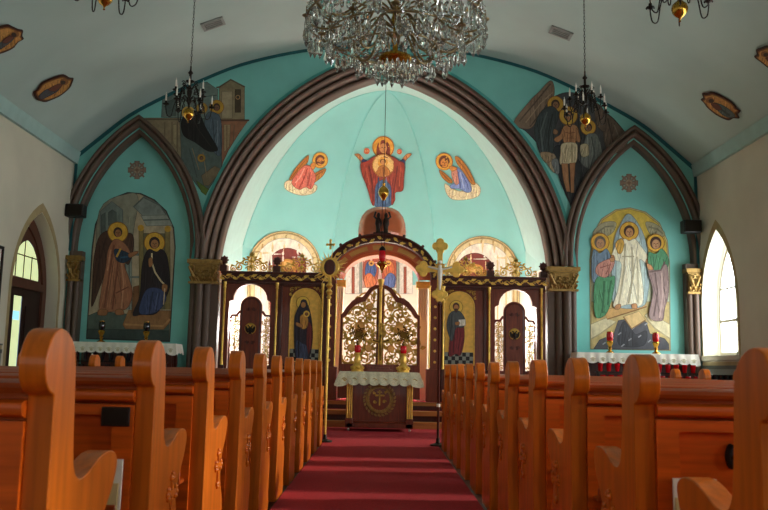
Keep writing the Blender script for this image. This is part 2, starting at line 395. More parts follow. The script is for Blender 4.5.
def big_column(s):
    lab = ('left', 'side of the robed haloed painting with the black cloak') if s < 0 else ('right', '')
    o = thing('clustered_column', 'brown clustered column with gilt leaf capital carrying the %s foot of the big arch' % lab[0], 'column', (s * 3.25, YF, 0))
    o['kind'] = 'structure'
    b = MB()
    for x, y, r in ((3.07, .18, .075), (3.2, .05, .075), (3.33, -.03, .075), (3.45, .02, .06)):
        b.lathe([(r, CH + .25), (r, 2.47)], (s * x, YF + y, 0), 14)
    b.box(min(s * 3.0, s * 3.48), max(s * 3.0, s * 3.48), YF + .06, YF + .5, CH, 2.5)
    b.build('shaft', 'brown', o, True)
    b = MB().box(min(s * 2.98, s * 3.54), max(s * 2.98, s * 3.54), YF - .14, YF + .5, CH, CH + .26); b.build('base', 'brown', o, True, bevel=.02)
    b = MB(); leaf_capital(b, min(s * 3.0, s * 3.5), max(s * 3.0, s * 3.5), YF - .1, YF + .3, 2.46, 2.88); b.build('capital', 'capgold', o, True)
    # outer pilaster at the nave wall
    o = thing('corner_pilaster', 'slim brown pilaster with gilt capital in the %s front corner of the nave' % lab[0], 'pilaster', (s * 5.62, YF, 0)); o['kind'] = 'structure'
    b = MB()
    for x, y, r in ((5.56, .0, .05), (5.66, -.04, .05)): b.lathe([(r, CH), (r, 2.47)], (s * x, YF + y, 0), 12)
    b.box(min(s * 5.5, s * 5.74), max(s * 5.5, s * 5.74), YF, YF + .17, CH, 3.0); b.build('shaft', 'brown', o, True)
    b = MB(); leaf_capital(b, min(s * 5.52, s * 5.7), max(s * 5.52, s * 5.7), YF - .09, YF + .1, 2.46, 2.9); b.build('capital', 'capgold', o, True)
for s in (-1, 1): big_column(s)
# impost block of side arches against the main capital
# ------------------------------------------------------------------ apse
ZS, ZA = 3.5, 6.78
base = [(2.98, YF + .5), (2.98, 17.3), (1.2, 19.0), (-1.2, 19.0), (-2.98, 17.3), (-2.98, YF + .5)]
apx = [(0, YF + .5)] + [(0, 16.8)] * 4 + [(0, YF + .5)]
def rib(i, t):
    if i in (0, 5):
        cx, cz, r, zs = MA; a0 = math.asin((zs - cz) / r); a1 = math.acos(-cx / r); a = a0 + (a1 - a0) * t
        return ((1 if i == 0 else -1) * (cx + r * math.cos(a)), YF + .5, cz + r * math.sin(a))
    (bx, by), (ax, ay) = base[i], apx[i]; h = .6 * (1 - math.cos(t * PI / 2)) + .4 * t
    return (bx + (ax - bx) * h, by + (ay - by) * h, ZS + (ZA - ZS) * math.sin(t * PI / 2))
b = MB()
def facet(i, k, j, z=None):
    p, q = Vector(rib(i, k / 16)), Vector(rib(i + 1, k / 16)); u = j / 8
    (x0, y0), (x1, y1) = base[i], base[i + 1]; n = Vector((y1 - y0, x0 - x1, 0)).normalized()
    if n.dot(Vector(((x0 + x1) / 2, (y0 + y1) / 2 - 16.2, 0))) < 0: n = -n
    v = p.lerp(q, u) + n * (.7 if i in (1, 2, 3) else 0) * (1 - (2 * u - 1) ** 2) * (1 - (k / 16) ** 2)
    if z is not None: v.z = z
    return v
for i in range(5):
    mi = 2 if i in (0, 4) else 0
    b.grid([[facet(i, k, j) for j in range(9)] for k in range(17)], mi)
    b.grid([[facet(i, 0, j, z) for j in range(9)] for z in (2.95, None)], mi)
    b.grid([[facet(i, 0, j, z) for j in range(9)] for z in (CH, 2.95)], 1)
apse = struct('wall_apse', b, ['apse', 'cream', 'apsew'], fix=False)
apse_bvh = BVHTree.FromPolygons(b.v, b.f)
b = MB()
for i in (1, 2, 3, 4): b.tube([rib(i, k / 16) for k in range(17)], .022, 6)  # thin ribs added so the vault creases read as shaded lines
struct('trim_added_crease', b, 'apse')
CAM = Vector((0, 0, CAMZ))
def on_plane(Y): return lambda x, y, off: at_y(x, y, Y - off)
def on_bvh(bv):
    def g(x, y, off):
        d = ray(x, y).normalized(); h = bv.ray_cast(CAM, d)
        if h[0] is None: return CAM + d * 15
        n = h[1] if h[1].dot(d) < 0 else -h[1]
        return h[0] + n * off
    return g
def on_left(X): return lambda x, y, off: at_x(x, y, X + (off if X < 0 else -off))

# ------------------------------------------------------------------ painted work
def point_in(p, lp):
    c = False
    for i in range(len(lp)):
        (x1, y1), (x2, y2) = lp[i], lp[i - 1]
        if (y1 > p[1]) != (y2 > p[1]) and p[0] < (x2 - x1) * (p[1] - y1) / (y2 - y1) + x1: c = not c
    return c
class Painting:
    """layers of paint laid on a wall surface; each part of the picture is one mesh"""
    def __init__(s, name, label, cat, surf, org=(0, 0, 1), group=None, anchor=None, step=0, base=None, lines=True, ink=.5):
        s.surf, s.org, s.step, s.off, s.lines, s.ink = surf, org, step, base or (.018 if step else .004), lines, ink
        a = anchor or (org[0], org[1]); s.root = thing(name, label, cat, surf(a[0], a[1], 0), group)
    def px(s, p): return (s.org[0] + p[0] / s.org[2], s.org[1] + p[1] / s.org[2])
    def drape(s, pts, col, kind):
        xs = [p[0] for p in pts]; ys = [p[1] for p in pts]; w, hh = max(xs) - min(xs), max(ys) - min(ys); k = s.org[2]
        dk = tuple(c * .42 for c in col); lt = tuple(min(1, c * 1.45 + .01) for c in col); out = []
        if w / k > 2.2 and hh / k > 2.2 and s.ink: out.append((dk, 'l', list(pts) + [pts[0]], s.ink * k))
        if kind == 's' and w / k > 5 and hh / k > 9:
            rn = random.Random(int(xs[0] * 7 + ys[0])); n = int(w / k / 1.5)
            for i in range(n):
                x = min(xs) + w * (i + .5) / n; y = min(ys) + hh * rn.uniform(.05, .5); ln = []; dx = rn.uniform(-.25, .25)
                while point_in((x, y), pts) and len(ln) < 14 and y < max(ys):
                    ln.append((x, y)); y += hh * .055; x += dx * hh * .055 + rn.uniform(-.5, .5) * k * .35
                if len(ln) > 3: out.append((dk if i % 2 else lt, 'l', ln, .55 * k))
        return out
    def part(s, name, layers, label=None):
        b = MB(); cols = []; extra = []; queue = []
        for L in layers: queue.append(L)
        while queue:
            L = queue.pop(0)
            col, kind, a = srgb(L[0]) if len(L[0]) != 3 else L[0], L[1], L[2:]
            extra = []
            if kind == 'c':
                x, y, r = a[:3]; ry = a[3] if len(a) > 3 else r
                pts = [(x + r * math.cos(2 * PI * i / 20), y + ry * math.sin(2 * PI * i / 20)) for i in range(20)]
            elif kind == 'r':
                x, y, r, w = a; P1 = [(x + r * math.cos(2 * PI * i / 24), y + r * math.sin(2 * PI * i / 24)) for i in range(25)]
                a = (P1, w); kind = 'l'
            elif kind == 's': pts = smooth_pts(a[0], 5)
            elif kind == 'p': pts = a[0]
            if kind == 'l':
                ln, w = a; v = []; n = len(ln)
                for i, p in enumerate(ln):
                    q0, q1 = ln[max(i - 1, 0)], ln[min(i + 1, n - 1)]; dx, dy = q1[0] - q0[0], q1[1] - q0[1]; d = math.hypot(dx, dy) or 1
                    v.append((p[0] - dy / d * w / 2, p[1] + dx / d * w / 2)); v.append((p[0] + dy / d * w / 2, p[1] - dx / d * w / 2))
                fs = [(2 * i, 2 * i + 1, 2 * i + 3, 2 * i + 2) for i in range(n - 1)]; V = [Vector(s.px(p)) for p in v]
            else:
                V = [Vector(s.px(p)) for p in pts]; n = len(V); E = [(i, (i + 1) % n) for i in range(n)]
                if s.step:
                    D = []
                    for i in range(n):
                        p, q = V[i], V[(i + 1) % n]; m = max(1, int((q - p).length / s.step)); D += [p.lerp(q, j / m) for j in range(m)]
                    V = D; n = len(V); E = [(i, (i + 1) % n) for i in range(n)]
                    xs, ys = [p.x for p in V], [p.y for p in V]
                    gx = min(xs) + s.step
                    while gx < max(xs):
                        gy = min(ys) + s.step
                        while gy < max(ys): V.append(Vector((gx, gy))); gy += s.step
                        gx += s.step
                if kind in 'sp' and s.lines: extra += s.drape(pts, col, kind)
                r = delaunay_2d_cdt(V, E, [], 1, 1e-4); V, fs = r[0], [list(t) for t in r[2]]
            queue = extra + queue
            W = [s.surf(p[0], p[1], s.off) for p in V]
            b.add(W, fs); cols += [col] * len(fs); s.off += .0004 if s.step else .00015
        # face the viewer
        o = b.build(name, 'paint', s.root, True, False, colors=cols)
        if label: o['label'] = label
        return o
HAL = 'd9a93a'
def head(x, y, r, hair='4a2a1a', skin='c98f5c', halo=HAL, hr=None, ring='8a5a1c'):
    hr = hr or r * 2
    L = [(halo, 'c', x, y, hr), (ring, 'r', x, y, hr, max(1.5, hr * .08))] if halo else []
    return L + [(hair, 'c', x, y, r, r * 1.1), (skin, 'c', x + r * .05, y + r * .22, r * .68, r * .82), (hair, 'l', [(x - r * .35, y + r * .1), (x - r * .1, y + r * .1)], r * .12), (hair, 'l', [(x + r * .15, y + r * .1), (x + r * .4, y + r * .1)], r * .12), (hair, 'l', [(x + r * .05, y + r * .15), (x + r * .05, y + r * .45)], r * .1), ('8a4030', 'l', [(x - r * .12, y + r * .65), (x + r * .22, y + r * .65)], r * .12)]
#@PAINT
# --- left niche painting
LM = Painting('wall_painting', 'arched painting of a winged figure and a woman in black, above the left side table', 'painting', on_plane(YN), (80, 180, 3.09), anchor=(150, 490))
out = [(22, 488), (275, 497), (292, 210), (287, 150), (264, 98), (228, 64), (185, 44), (150, 41), (105, 58), (70, 93), (50, 140), (40, 210)]
LM.part('painted_field', [('3a4440', 'p', [(x + (3 if x > 150 else -3), y + (-3 if y < 300 else 3)) for x, y in out]), ('b3a488', 'p', out),
    ('8d8d7a', 's', [(60, 95), (150, 42), (180, 60), (165, 160), (150, 300), (150, 400), (60, 300)]),
    ('55635a', 'p', [(24, 420), (60, 405), (150, 415), (277, 420), (275, 497), (22, 488)]), ('3f4d49', 'p', [(24, 460), (276, 466), (275, 497), (22, 488)])])
LM.part('painted_building', [('74807a', 'p', [(62, 160), (62, 98), (98, 66), (132, 92), (132, 200), (60, 210)]), ('55605c', 'p', [(66, 110), (78, 100), (78, 200), (66, 200)]), ('55605c', 'p', [(88, 100), (100, 92), (112, 100), (112, 140), (88, 140)]),
    ('8a958c', 'p', [(125, 210), (160, 205), (160, 400), (125, 400)]), ('5f6a66', 'l', [(140, 215), (140, 400)], 5), ('5f6a66', 'l', [(152, 215), (152, 400)], 4), ('707c76', 'l', [(130, 230), (185, 230)], 8), ('707c76', 'l', [(130, 300), (185, 300)], 6),
    ('7f8a84', 'p', [(165, 82), (197, 50), (245, 74), (268, 108), (195, 112)]), ('5a6460', 'l', [(165, 84), (197, 54), (246, 78), (266, 106)], 4), ('99a096', 'p', [(188, 110), (268, 108), (286, 140), (205, 142)]), ('59635f', 'l', [(196, 124), (280, 122)], 4)],)
LM.part('painted_throne', [('8a7a4a', 'p', [(182, 152), (196, 152), (200, 400), (184, 400)]), ('8a7a4a', 'p', [(263, 155), (278, 155), (279, 400), (262, 400)]), ('6d6a50', 'p', [(196, 165), (262, 165), (262, 400), (198, 400)]), ('c99b35', 'c', 188, 148, 10), ('c99b35', 'c', 271, 151, 10),
    ('9a6f45', 'p', [(132, 447), (150, 402), (281, 404), (278, 440), (258, 462), (140, 460)]), ('b98a58', 'l', [(138, 446), (256, 452), (278, 430)], 6), ('7c5433', 'p', [(165, 330), (182, 325), (182, 410), (160, 412)])])
fig = [('4c3126', 's', [(100, 165), (76, 160), (55, 185), (42, 250), (38, 330), (36, 392), (60, 335), (85, 255)]), ('3d281f', 'l', [(80, 180), (58, 260), (45, 350)], 5), ('4c3126', 's', [(138, 172), (158, 165), (166, 185), (162, 230), (147, 262), (130, 220)])]
fig += head(117, 161, 14, '33201a', '9c6a44', hr=31)
fig += [('a06a4c', 's', [(104, 185), (128, 188), (150, 212), (156, 240), (138, 262), (150, 300), (162, 350), (146, 395), (108, 406), (62, 402), (66, 340), (80, 268), (86, 220)]),
    ('7c4a36', 'l', [(105, 200), (92, 280), (75, 395)], 6), ('7c4a36', 'l', [(120, 230), (112, 300), (100, 400)], 5), ('c08a68', 'l', [(128, 255), (135, 320), (128, 398)], 5), ('7c4a36', 'l', [(110, 350), (150, 330)], 4), ('c08a68', 'l', [(95, 215), (85, 280)], 5),
    ('22384f', 's', [(108, 213), (150, 226), (158, 240), (135, 256), (112, 246)]), ('d0a640', 'l', [(113, 238), (126, 212)], 6), ('2f5a78', 'l', [(125, 240), (152, 236)], 5), ('9c6a44', 's', [(150, 228), (176, 220), (178, 226), (155, 240)]),
    ('9c6a44', 's', [(60, 400), (84, 402), (80, 418), (55, 416)]), ('9c6a44', 's', [(110, 402), (130, 400), (135, 415), (112, 416)])]
LM.part('painted_figure', fig, 'painted winged figure in a brown-pink robe')
fig = head(230, 194, 17, '2c1a1c', 'a87448', hr=32)
fig += [('241a20', 's', [(213, 214), (236, 222), (252, 214), (270, 240), (278, 320), (266, 362), (236, 412), (190, 416), (163, 416), (184, 360), (190, 280), (198, 238)]),
    ('3d4a70', 's', [(212, 335), (250, 338), (266, 368), (236, 408), (185, 412), (192, 365)]), ('2b3450', 'l', [(225, 345), (215, 405)], 5), ('55648c', 'l', [(240, 350), (232, 400)], 4), ('d8c8a0', 'l', [(222, 226), (222, 255), (232, 285), (250, 312), (264, 326)], 5), ('a87448', 's', [(212, 245), (222, 240), (224, 262), (214, 268)]), ('a87448', 's', [(256, 322), (270, 326), (266, 345), (254, 340)]), ('d8c8a0', 'l', [(262, 335), (258, 385)], 3)]
LM.part('painted_figure', fig, 'painted seated woman in a black cloak')

# --- right niche painting
RM = Painting('wall_painting', 'arched painting of a white-robed figure between two others, above the right side table', 'painting', on_plane(YN), (580, 195, 3.09), anchor=(155, 480))
out = [(32, 476), (280, 481), (277, 210), (270, 140), (246, 86), (203, 52), (155, 39), (110, 45), (66, 74), (40, 120), (30, 200)]
inn = [(x + 4 if x < 150 else x - 4, min(y + 4, 476)) for x, y in out]
RM.part('painted_field', [('b8a878', 'p', out), ('d0b348', 'p', inn), ('b7bfa0', 'p', [(35, 190), (275, 190), (277, 400), (35, 400)]), ('c3ad72', 'p', [(35, 330), (275, 330), (277, 476), (35, 476)])])
RM.part('painted_rocks', [('a09a7a', 's', [(42, 112), (70, 86), (110, 84), (104, 112), (80, 128), (45, 130)]), ('7c7860', 'l', [(50, 118), (78, 98), (104, 96)], 5), ('a09a7a', 's', [(203, 84), (238, 92), (262, 118), (250, 130), (218, 122)]), ('7c7860', 'l', [(212, 98), (240, 106), (256, 120)], 5),
    ('4c4c52', 'p', [(42, 476), (60, 448), (104, 430), (118, 388), (160, 380), (205, 392), (216, 428), (262, 444), (274, 460), (276, 478)]), ('d8cda4', 'p', [(33, 400), (80, 380), (112, 392), (64, 428), (33, 446)]), ('a99c78', 'l', [(33, 446), (64, 428), (112, 392)], 4),
    ('d8cda4', 'p', [(200, 372), (214, 362), (277, 400), (278, 444), (226, 408)]), ('a99c78', 'l', [(206, 384), (232, 412), (278, 444)], 4), ('33343a', 's', [(128, 400), (150, 392), (170, 430), (205, 420), (196, 465), (120, 462)])]
    + [('8d8f93', 'l', [(x, y), (x + 9, y - 7)], 4) for x, y in ((70, 462), (95, 448), (118, 432), (150, 450), (180, 440), (210, 455), (236, 462), (160, 415), (200, 402), (128, 468))]
    + [('c9a062', 'p', [(74, 356), (196, 324), (206, 345), (84, 384)]), ('8a6538', 'l', [(84, 384), (206, 345)], 4), ('d2b37a', 'p', [(134, 376), (182, 359), (203, 386), (160, 413)]), ('8a6538', 'l', [(134, 376), (160, 413), (203, 386)], 4)])
fig = [('9cb2b4', 's', [(150, 58), (182, 92), (205, 150), (216, 230), (210, 300), (192, 345), (110, 342), (98, 260), (104, 150), (124, 92)]), ('b9ccc4', 's', [(150, 80), (175, 105), (192, 160), (200, 240), (190, 320), (118, 320), (112, 240), (116, 150), (130, 100)])]
fig += head(152, 112, 17, '4a2f20', 'c08a5a', hr=29)
fig += [('e9e2c4', 's', [(138, 136), (152, 142), (170, 136), (190, 160), (214, 196), (206, 212), (184, 200), (192, 260), (196, 310), (188, 342), (150, 338), (104, 346), (118, 290), (128, 215), (110, 202), (97, 190), (115, 150)]), ('d0a348', 's', [(110, 150), (128, 134), (136, 150), (130, 176), (118, 180)]),
    ('b5ac8c', 'l', [(140, 150), (136, 230), (120, 338)], 5), ('b5ac8c', 'l', [(160, 160), (165, 250), (150, 335)], 5), ('c6bd9c', 'l', [(176, 190), (180, 270), (180, 335)], 5), ('b5ac8c', 'l', [(130, 190), (168, 190)], 4), ('c08a5a', 's', [(92, 190), (104, 186), (106, 200), (96, 204)]), ('c08a5a', 's', [(206, 198), (218, 202), (214, 214), (204, 210)]), ('c08a5a', 's', [(112, 340), (126, 338), (122, 352), (108, 352)]), ('c08a5a', 's', [(160, 338), (174, 336), (176, 350), (162, 350)])]
RM.part('painted_figure', fig, 'painted central figure in white robes')
fig = head(62, 146, 18, '6a5e50', 'b98a62', hr=28)
fig += [('6f8698', 's', [(40, 172), (62, 180), (82, 166), (96, 200), (86, 258), (60, 270), (38, 262)]), ('4f9064', 's', [(48, 262), (90, 254), (108, 256), (96, 330), (76, 372), (46, 370)]), ('366a48', 'l', [(75, 265), (70, 365)], 6), ('366a48', 'l', [(95, 265), (85, 340)], 4), ('c48a7a', 's', [(56, 214), (98, 196), (106, 214), (82, 254), (50, 242)]), ('96594f', 'l', [(62, 225), (95, 215), (80, 245)], 4), ('c08a5a', 's', [(92, 196), (106, 192), (106, 204), (96, 206)])]
RM.part('painted_figure', fig, 'painted bearded figure in blue, green and pink')
fig = head(234, 148, 18, '4a2e20', 'b98a62', hr=27)
fig += [('4d8a62', 's', [(212, 178), (234, 182), (252, 166), (272, 192), (270, 224), (240, 232), (214, 224)]), ('927a76', 's', [(214, 224), (240, 236), (268, 216), (274, 300), (262, 350), (254, 388), (214, 376), (226, 300), (212, 245)]), ('6a5552', 'l', [(232, 240), (240, 300), (228, 375)], 5), ('b59a92', 'l', [(252, 240), (256, 310), (246, 380)], 5), ('6a5552', 'l', [(214, 238), (250, 232), (262, 206)], 5), ('c08a5a', 's', [(206, 212), (220, 218), (226, 230), (212, 230)])]
RM.part('painted_figure', fig, 'painted dark-haired figure in green and mauve')

# --- wall crosses
for x, y, s in ((137, 170, 'left'), (629, 183, 'right')):
    P_ = Painting('painted_cross', 'small painted cross medallion under the point of the %s side arch' % s, 'painted emblem', on_plane(YN), (x, y, 1), anchor=(0, 9))
    L = [('8a9a8c', 'c', 0, 0, 8), ('857060', 'r', 0, 0, 7, 1.6)]
    for a in range(4):
        c, q = math.cos(a * PI / 2), math.sin(a * PI / 2); L.append(('8a7464', 'p', [(c * 2 - q * 1, q * 2 + c * 1), (c * 9 - q * 2.6, q * 9 + c * 2.6), (c * 9 + q * 2.6, q * 9 - c * 2.6), (c * 2 + q * 1, q * 2 - c * 1)]))
        c, q = math.cos(a * PI / 2 + PI / 4), math.sin(a * PI / 2 + PI / 4); L.append(('857060', 'l', [(c * 3, q * 3), (c * 10, q * 10)], 1.8))
    L += [('a08c74', 'c', 0, 0, 3.4), ('6f4a3c', 'l', [(-2.5, 0), (2.5, 0)], .9), ('6f4a3c', 'l', [(0, -2.5), (0, 2.5)], .9)]
    P_.part('emblem', L)

# --- spandrel paintings
LS = Painting('wall_painting', 'dark painting of a black-robed figure and buildings, left of the big arch', 'painting', on_plane(YF), (150, 60, 5.1), anchor=(260, 640))
LS.part('painted_building', [('6f8078', 'p', [(58, 292), (64, 190), (150, 132), (290, 112), (345, 150), (345, 300)]), ('4f5f5a', 'l', [(70, 240), (150, 200), (340, 180)], 5), ('4f5f5a', 'p', [(85, 215), (130, 195), (130, 285), (85, 285)]),
    ('8c7d60', 'p', [(-46, 296), (155, 296), (160, 520), (128, 470), (60, 380), (0, 325)]), ('5f5440', 'l', [(-40, 302), (360, 304)], 7), ('6f6249', 'l', [(75, 315), (75, 390)], 6), ('6f6249', 'l', [(112, 315), (112, 430)], 6), ('6f6249', 'l', [(140, 315), (140, 470)], 5), ('a3936f', 'p', [(118, 330), (136, 330), (136, 450), (118, 420)]),
    ('8f8264', 'p', [(352, 304), (354, 140), (412, 100), (482, 138), (482, 302)]), ('5f5642', 'l', [(338, 140), (354, 138), (412, 100), (484, 138)], 8), ('a5977a', 'p', [(366, 160), (420, 160), (420, 296), (366, 296)]), ('4a3d2a', 'p', [(434, 150), (462, 150), (462, 268), (434, 268)]), ('b08a5a', 'r', 448, 190, 10, 4),
    ('96664a', 'p', [(362, 304), (505, 304), (455, 372), (400, 460), (372, 520), (362, 560)]), ('5f4030', 'l', [(362, 308), (506, 308)], 8), ('a58f6a', 'p', [(376, 330), (410, 330), (405, 440), (378, 470)]), ('6a5a44', 'l', [(392, 332), (392, 460)], 4), ('6a5a44', 'l', [(430, 330), (425, 415)], 4)])
LS.part('painted_ground', [('54635e', 'p', [(152, 300), (240, 300), (362, 300), (366, 560), (290, 672), (262, 668), (210, 600), (160, 500)]), ('7a6a50', 'p', [(262, 590), (330, 540), (368, 560), (300, 640), (276, 640)]), ('44504c', 'l', [(200, 450), (240, 600)], 6), ('8a7a5c', 'l', [(215, 450), (250, 560)], 4), ('8a7a5c', 'l', [(270, 470), (290, 600)], 4), ('58702a', 'p', [(236, 615), (300, 660), (284, 690), (262, 672)])])
fig = [(HAL, 'r', 195, 270, 30, 7)] + head(265, 246, 14, '3a2a20', '7a5a40', 'b08a34', 28) + head(340, 240, 18, '3c2c24', '7a5840', 'c09430', 36)
fig += [('50606c', 's', [(290, 275), (330, 268), (362, 310), (362, 480), (320, 460), (280, 350)]), ('3c4954', 'l', [(320, 300), (330, 440)], 6), ('6f7f8a', 'l', [(345, 310), (345, 440)], 5)] + head(262, 500, 10, '3a2a20', '7a5a40', 'a98434', 20)
LS.part('painted_figure', fig, 'painted group of haloed figures in grey')
LS.part('painted_figure', [('14110f', 's', [(185, 266), (220, 258), (252, 272), (282, 340), (312, 392), (345, 452), (330, 466), (290, 462), (230, 420), (175, 388), (158, 335), (168, 290)]), ('6a4b38', 's', [(196, 268), (214, 266), (218, 284), (202, 288)]), ('a89878', 'l', [(205, 266), (226, 282), (200, 300)], 4), ('2c2722', 'l', [(220, 300), (250, 360), (310, 440)], 4)], 'painted figure wrapped in a black robe')

RS = Painting('wall_painting', 'dark painting of a bare-chested figure among cliffs, right of the big arch', 'painting', on_plane(YF), (530, 60, 4.636), anchor=(205, 680))
RS.part('painted_cliffs', [('46484a', 's', [(-70, 300), (10, 230), (110, 170), (180, 150), (262, 168), (330, 225), (400, 285), (456, 374), (388, 440), (330, 520), (270, 600), (210, 690), (195, 700), (150, 560), (60, 420), (-20, 330)]),
    ('85705c', 's', [(-75, 290), (0, 190), (40, 150), (98, 95), (112, 160), (70, 215), (20, 300), (-20, 320)]), ('5c4c3e', 'l', [(-50, 285), (30, 190), (95, 110)], 7), ('a08a70', 'l', [(-20, 290), (50, 200), (105, 150)], 5), ('5c4c3e', 'l', [(0, 310), (60, 230)], 6),
    ('6a5a4c', 's', [(345, 250), (400, 288), (456, 374), (392, 436), (350, 400), (340, 320)]), ('4a3e36', 'l', [(360, 270), (390, 400)], 7), ('847464', 'l', [(390, 300), (425, 390)], 5), ('6a5a4c', 's', [(300, 200), (345, 240), (350, 330), (310, 300)]),
    ('2c3034', 's', [(110, 420), (150, 400), (230, 470), (240, 600), (205, 690), (140, 560)]), ('a59274', 's', [(60, 440), (112, 436), (128, 500), (108, 520)]), ('7c8280', 's', [(100, 470), (128, 460), (135, 520), (120, 525)])])
fig = head(118, 205, 20, '3a2a22', '8a6648', 'c0983a', 37) + [('3a4444', 's', [(60, 232), (95, 214), (120, 226), (134, 258), (112, 330), (106, 428), (75, 436), (44, 428), (20, 330), (34, 270)]), ('566260', 'l', [(80, 240), (50, 330), (60, 425)], 7), ('242c2c', 'l', [(105, 250), (85, 340), (88, 430)], 6), ('8a6648', 's', [(112, 320), (130, 330), (124, 345), (108, 340)]), ('9a8464', 's', [(48, 430), (100, 432), (96, 468), (70, 474)])]
LR = RS.part('painted_figure', fig, 'painted haloed figure in dark green bending inward')
fig = head(178, 258, 22, '3a261c', 'a5754e', 'c0983a', 42) + [('a5754e', 's', [(160, 306), (184, 300), (214, 304), (226, 330), (222, 352), (206, 390), (162, 392), (152, 350), (150, 325)]), ('a5754e', 's', [(152, 318), (160, 350), (132, 380), (112, 372), (118, 360), (140, 345)]), ('a5754e', 's', [(216, 316), (230, 350), (232, 378), (220, 378), (214, 350)]), ('7a4f34', 'l', [(186, 310), (186, 385)], 4), ('7a4f34', 'l', [(164, 335), (184, 340), (208, 335)], 4), ('7a4f34', 'l', [(168, 362), (204, 362)], 3),
    ('c8bb98', 's', [(150, 388), (212, 386), (220, 430), (212, 475), (180, 480), (140, 482), (142, 430)]), ('97896a', 'l', [(170, 392), (160, 475)], 5), ('97896a', 'l', [(195, 392), (195, 474)], 5), ('a5754e', 'p', [(146, 480), (176, 480), (180, 560), (186, 610), (170, 610), (156, 560)]), ('a5754e', 'p', [(184, 478), (210, 476), (204, 560), (204, 615), (190, 615), (188, 560)])]
RS.part('painted_figure', fig, 'painted bare-chested figure in a pale loincloth')
fig = head(270, 312, 18, '3a2a22', '8a6648', 'c0983a', 35) + [('6f7672', 's', [(262, 350), (290, 340), (314, 352), (334, 440), (296, 505), (262, 500), (236, 470), (248, 400)]), ('4c5250', 'l', [(285, 355), (300, 430), (280, 500)], 6), ('8f9692', 'l', [(268, 360), (270, 440)], 5), ('b3a888', 's', [(234, 396), (268, 392), (272, 440), (240, 446)])]
RS.part('painted_figure', fig, 'painted haloed figure in grey holding a pale cloth')

# --- apse figures
AS = on_bvh(apse_bvh)
OR = Painting('apse_painting', 'large painted haloed woman in maroon with raised hands on the middle of the apse vault', 'painting', AS, (300, 120, 3.64), anchor=(302, 300), step=3)
L = [('dd9f35', 'c', 303, 98, 40), ('a8641f', 'r', 303, 98, 39, 4), ('7a2b1c', 's', [(303, 72), (322, 84), (328, 110), (322, 132), (284, 132), (278, 110), (284, 84)]), ('c98850', 'c', 303, 101, 14, 18), ('5a2a1a', 'l', [(296, 98), (301, 98)], 3), ('5a2a1a', 'l', [(306, 98), (311, 98)], 3), ('8a4030', 'l', [(299, 111), (308, 111)], 3), ('8a5a30', 'l', [(303, 99), (303, 107)], 2),
    ('c98850', 's', [(196, 124), (212, 122), (224, 134), (236, 150), (226, 156), (212, 140)]), ('c98850', 's', [(409, 122), (392, 122), (380, 134), (370, 150), (378, 156), (392, 140)]),
    ('3c4a78', 's', [(224, 142), (246, 150), (252, 180), (238, 184), (224, 164)]), ('3c4a78', 's', [(382, 142), (362, 150), (352, 180), (366, 184), (382, 164)]),
    ('3c5a80', 's', [(268, 190), (336, 190), (338, 304), (262, 304)]), ('223a5c', 'l', [(285, 205), (280, 302)], 5), ('5f80a4', 'l', [(315, 205), (318, 302)], 5),
    ('9a3a28', 's', [(274, 128), (332, 128), (362, 146), (384, 160), (380, 220), (376, 255), (350, 262), (346, 290), (334, 306), (332, 240), (302, 215), (272, 240), (268, 306), (258, 300), (244, 250), (224, 200), (218, 156), (240, 148)]),
    ('6a2218', 'l', [(248, 165), (262, 250), (264, 295)], 5), ('6a2218', 'l', [(358, 165), (345, 250), (340, 285)], 5), ('c05a3c', 'l', [(236, 170), (250, 235)], 4), ('c05a3c', 'l', [(370, 170), (364, 240)], 4), ('6a2218', 'l', [(285, 135), (303, 128), (322, 135)], 4)]
OR.part('painted_figure', L)
OR.part('painted_medallion', [('e6be74', 'c', 302, 162, 42), ('b0702c', 'r', 302, 162, 41, 4), ('d99a38', 'c', 301, 150, 20), ('5a3418', 'c', 301, 147, 11), ('c98850', 'c', 301, 151, 8, 10), ('b4702e', 's', [(286, 168), (301, 162), (318, 168), (330, 190), (318, 202), (286, 202), (274, 190)]), ('7a4018', 'l', [(301, 168), (301, 200)], 4)])
OR.part('painted_disc', [('d9643a', 'c', 238, 109, 11), ('f0c080', 'l', [(233, 106), (233, 113)], 2), ('f0c080', 'l', [(243, 106), (243, 113)], 2), ('f0c080', 'l', [(233, 106), (238, 110), (243, 106)], 2)])
OR.part('painted_disc', [('d9643a', 'c', 366, 111, 10), ('f0c080', 'r', 363, 111, 3.5, 1.6), ('f0c080', 'l', [(371, 107), (371, 115)], 2)])
A1 = Painting('apse_painting', 'winged figure in pink on a cloud, painted left on the apse vault', 'painting', AS, (270, 130, 6.37), anchor=(190, 410), step=3)
A1.part('painted_cloud', [('e8d9ae', 's', [(88, 345), (100, 325), (130, 320), (160, 345), (200, 360), (250, 350), (292, 348), (300, 372), (280, 398), (240, 412), (190, 414), (130, 396), (95, 372)]), ('c9b283', 'r', 140, 360, 22, 4), ('c9b283', 'r', 210, 385, 24, 4), ('c9b283', 'r', 260, 375, 18, 4)])
A1.part('painted_wing', [('b8762a', 's', [(242, 158), (205, 190), (160, 240), (118, 312), (150, 302), (196, 240), (236, 205)]), ('8a5018', 'l', [(225, 185), (170, 250), (130, 305)], 6)])
A1.part('painted_wing', [('b8762a', 's', [(356, 244), (300, 265), (262, 292), (256, 345), (300, 322), (340, 285)]), ('8a5018', 'l', [(345, 255), (295, 285), (265, 330)], 6)])
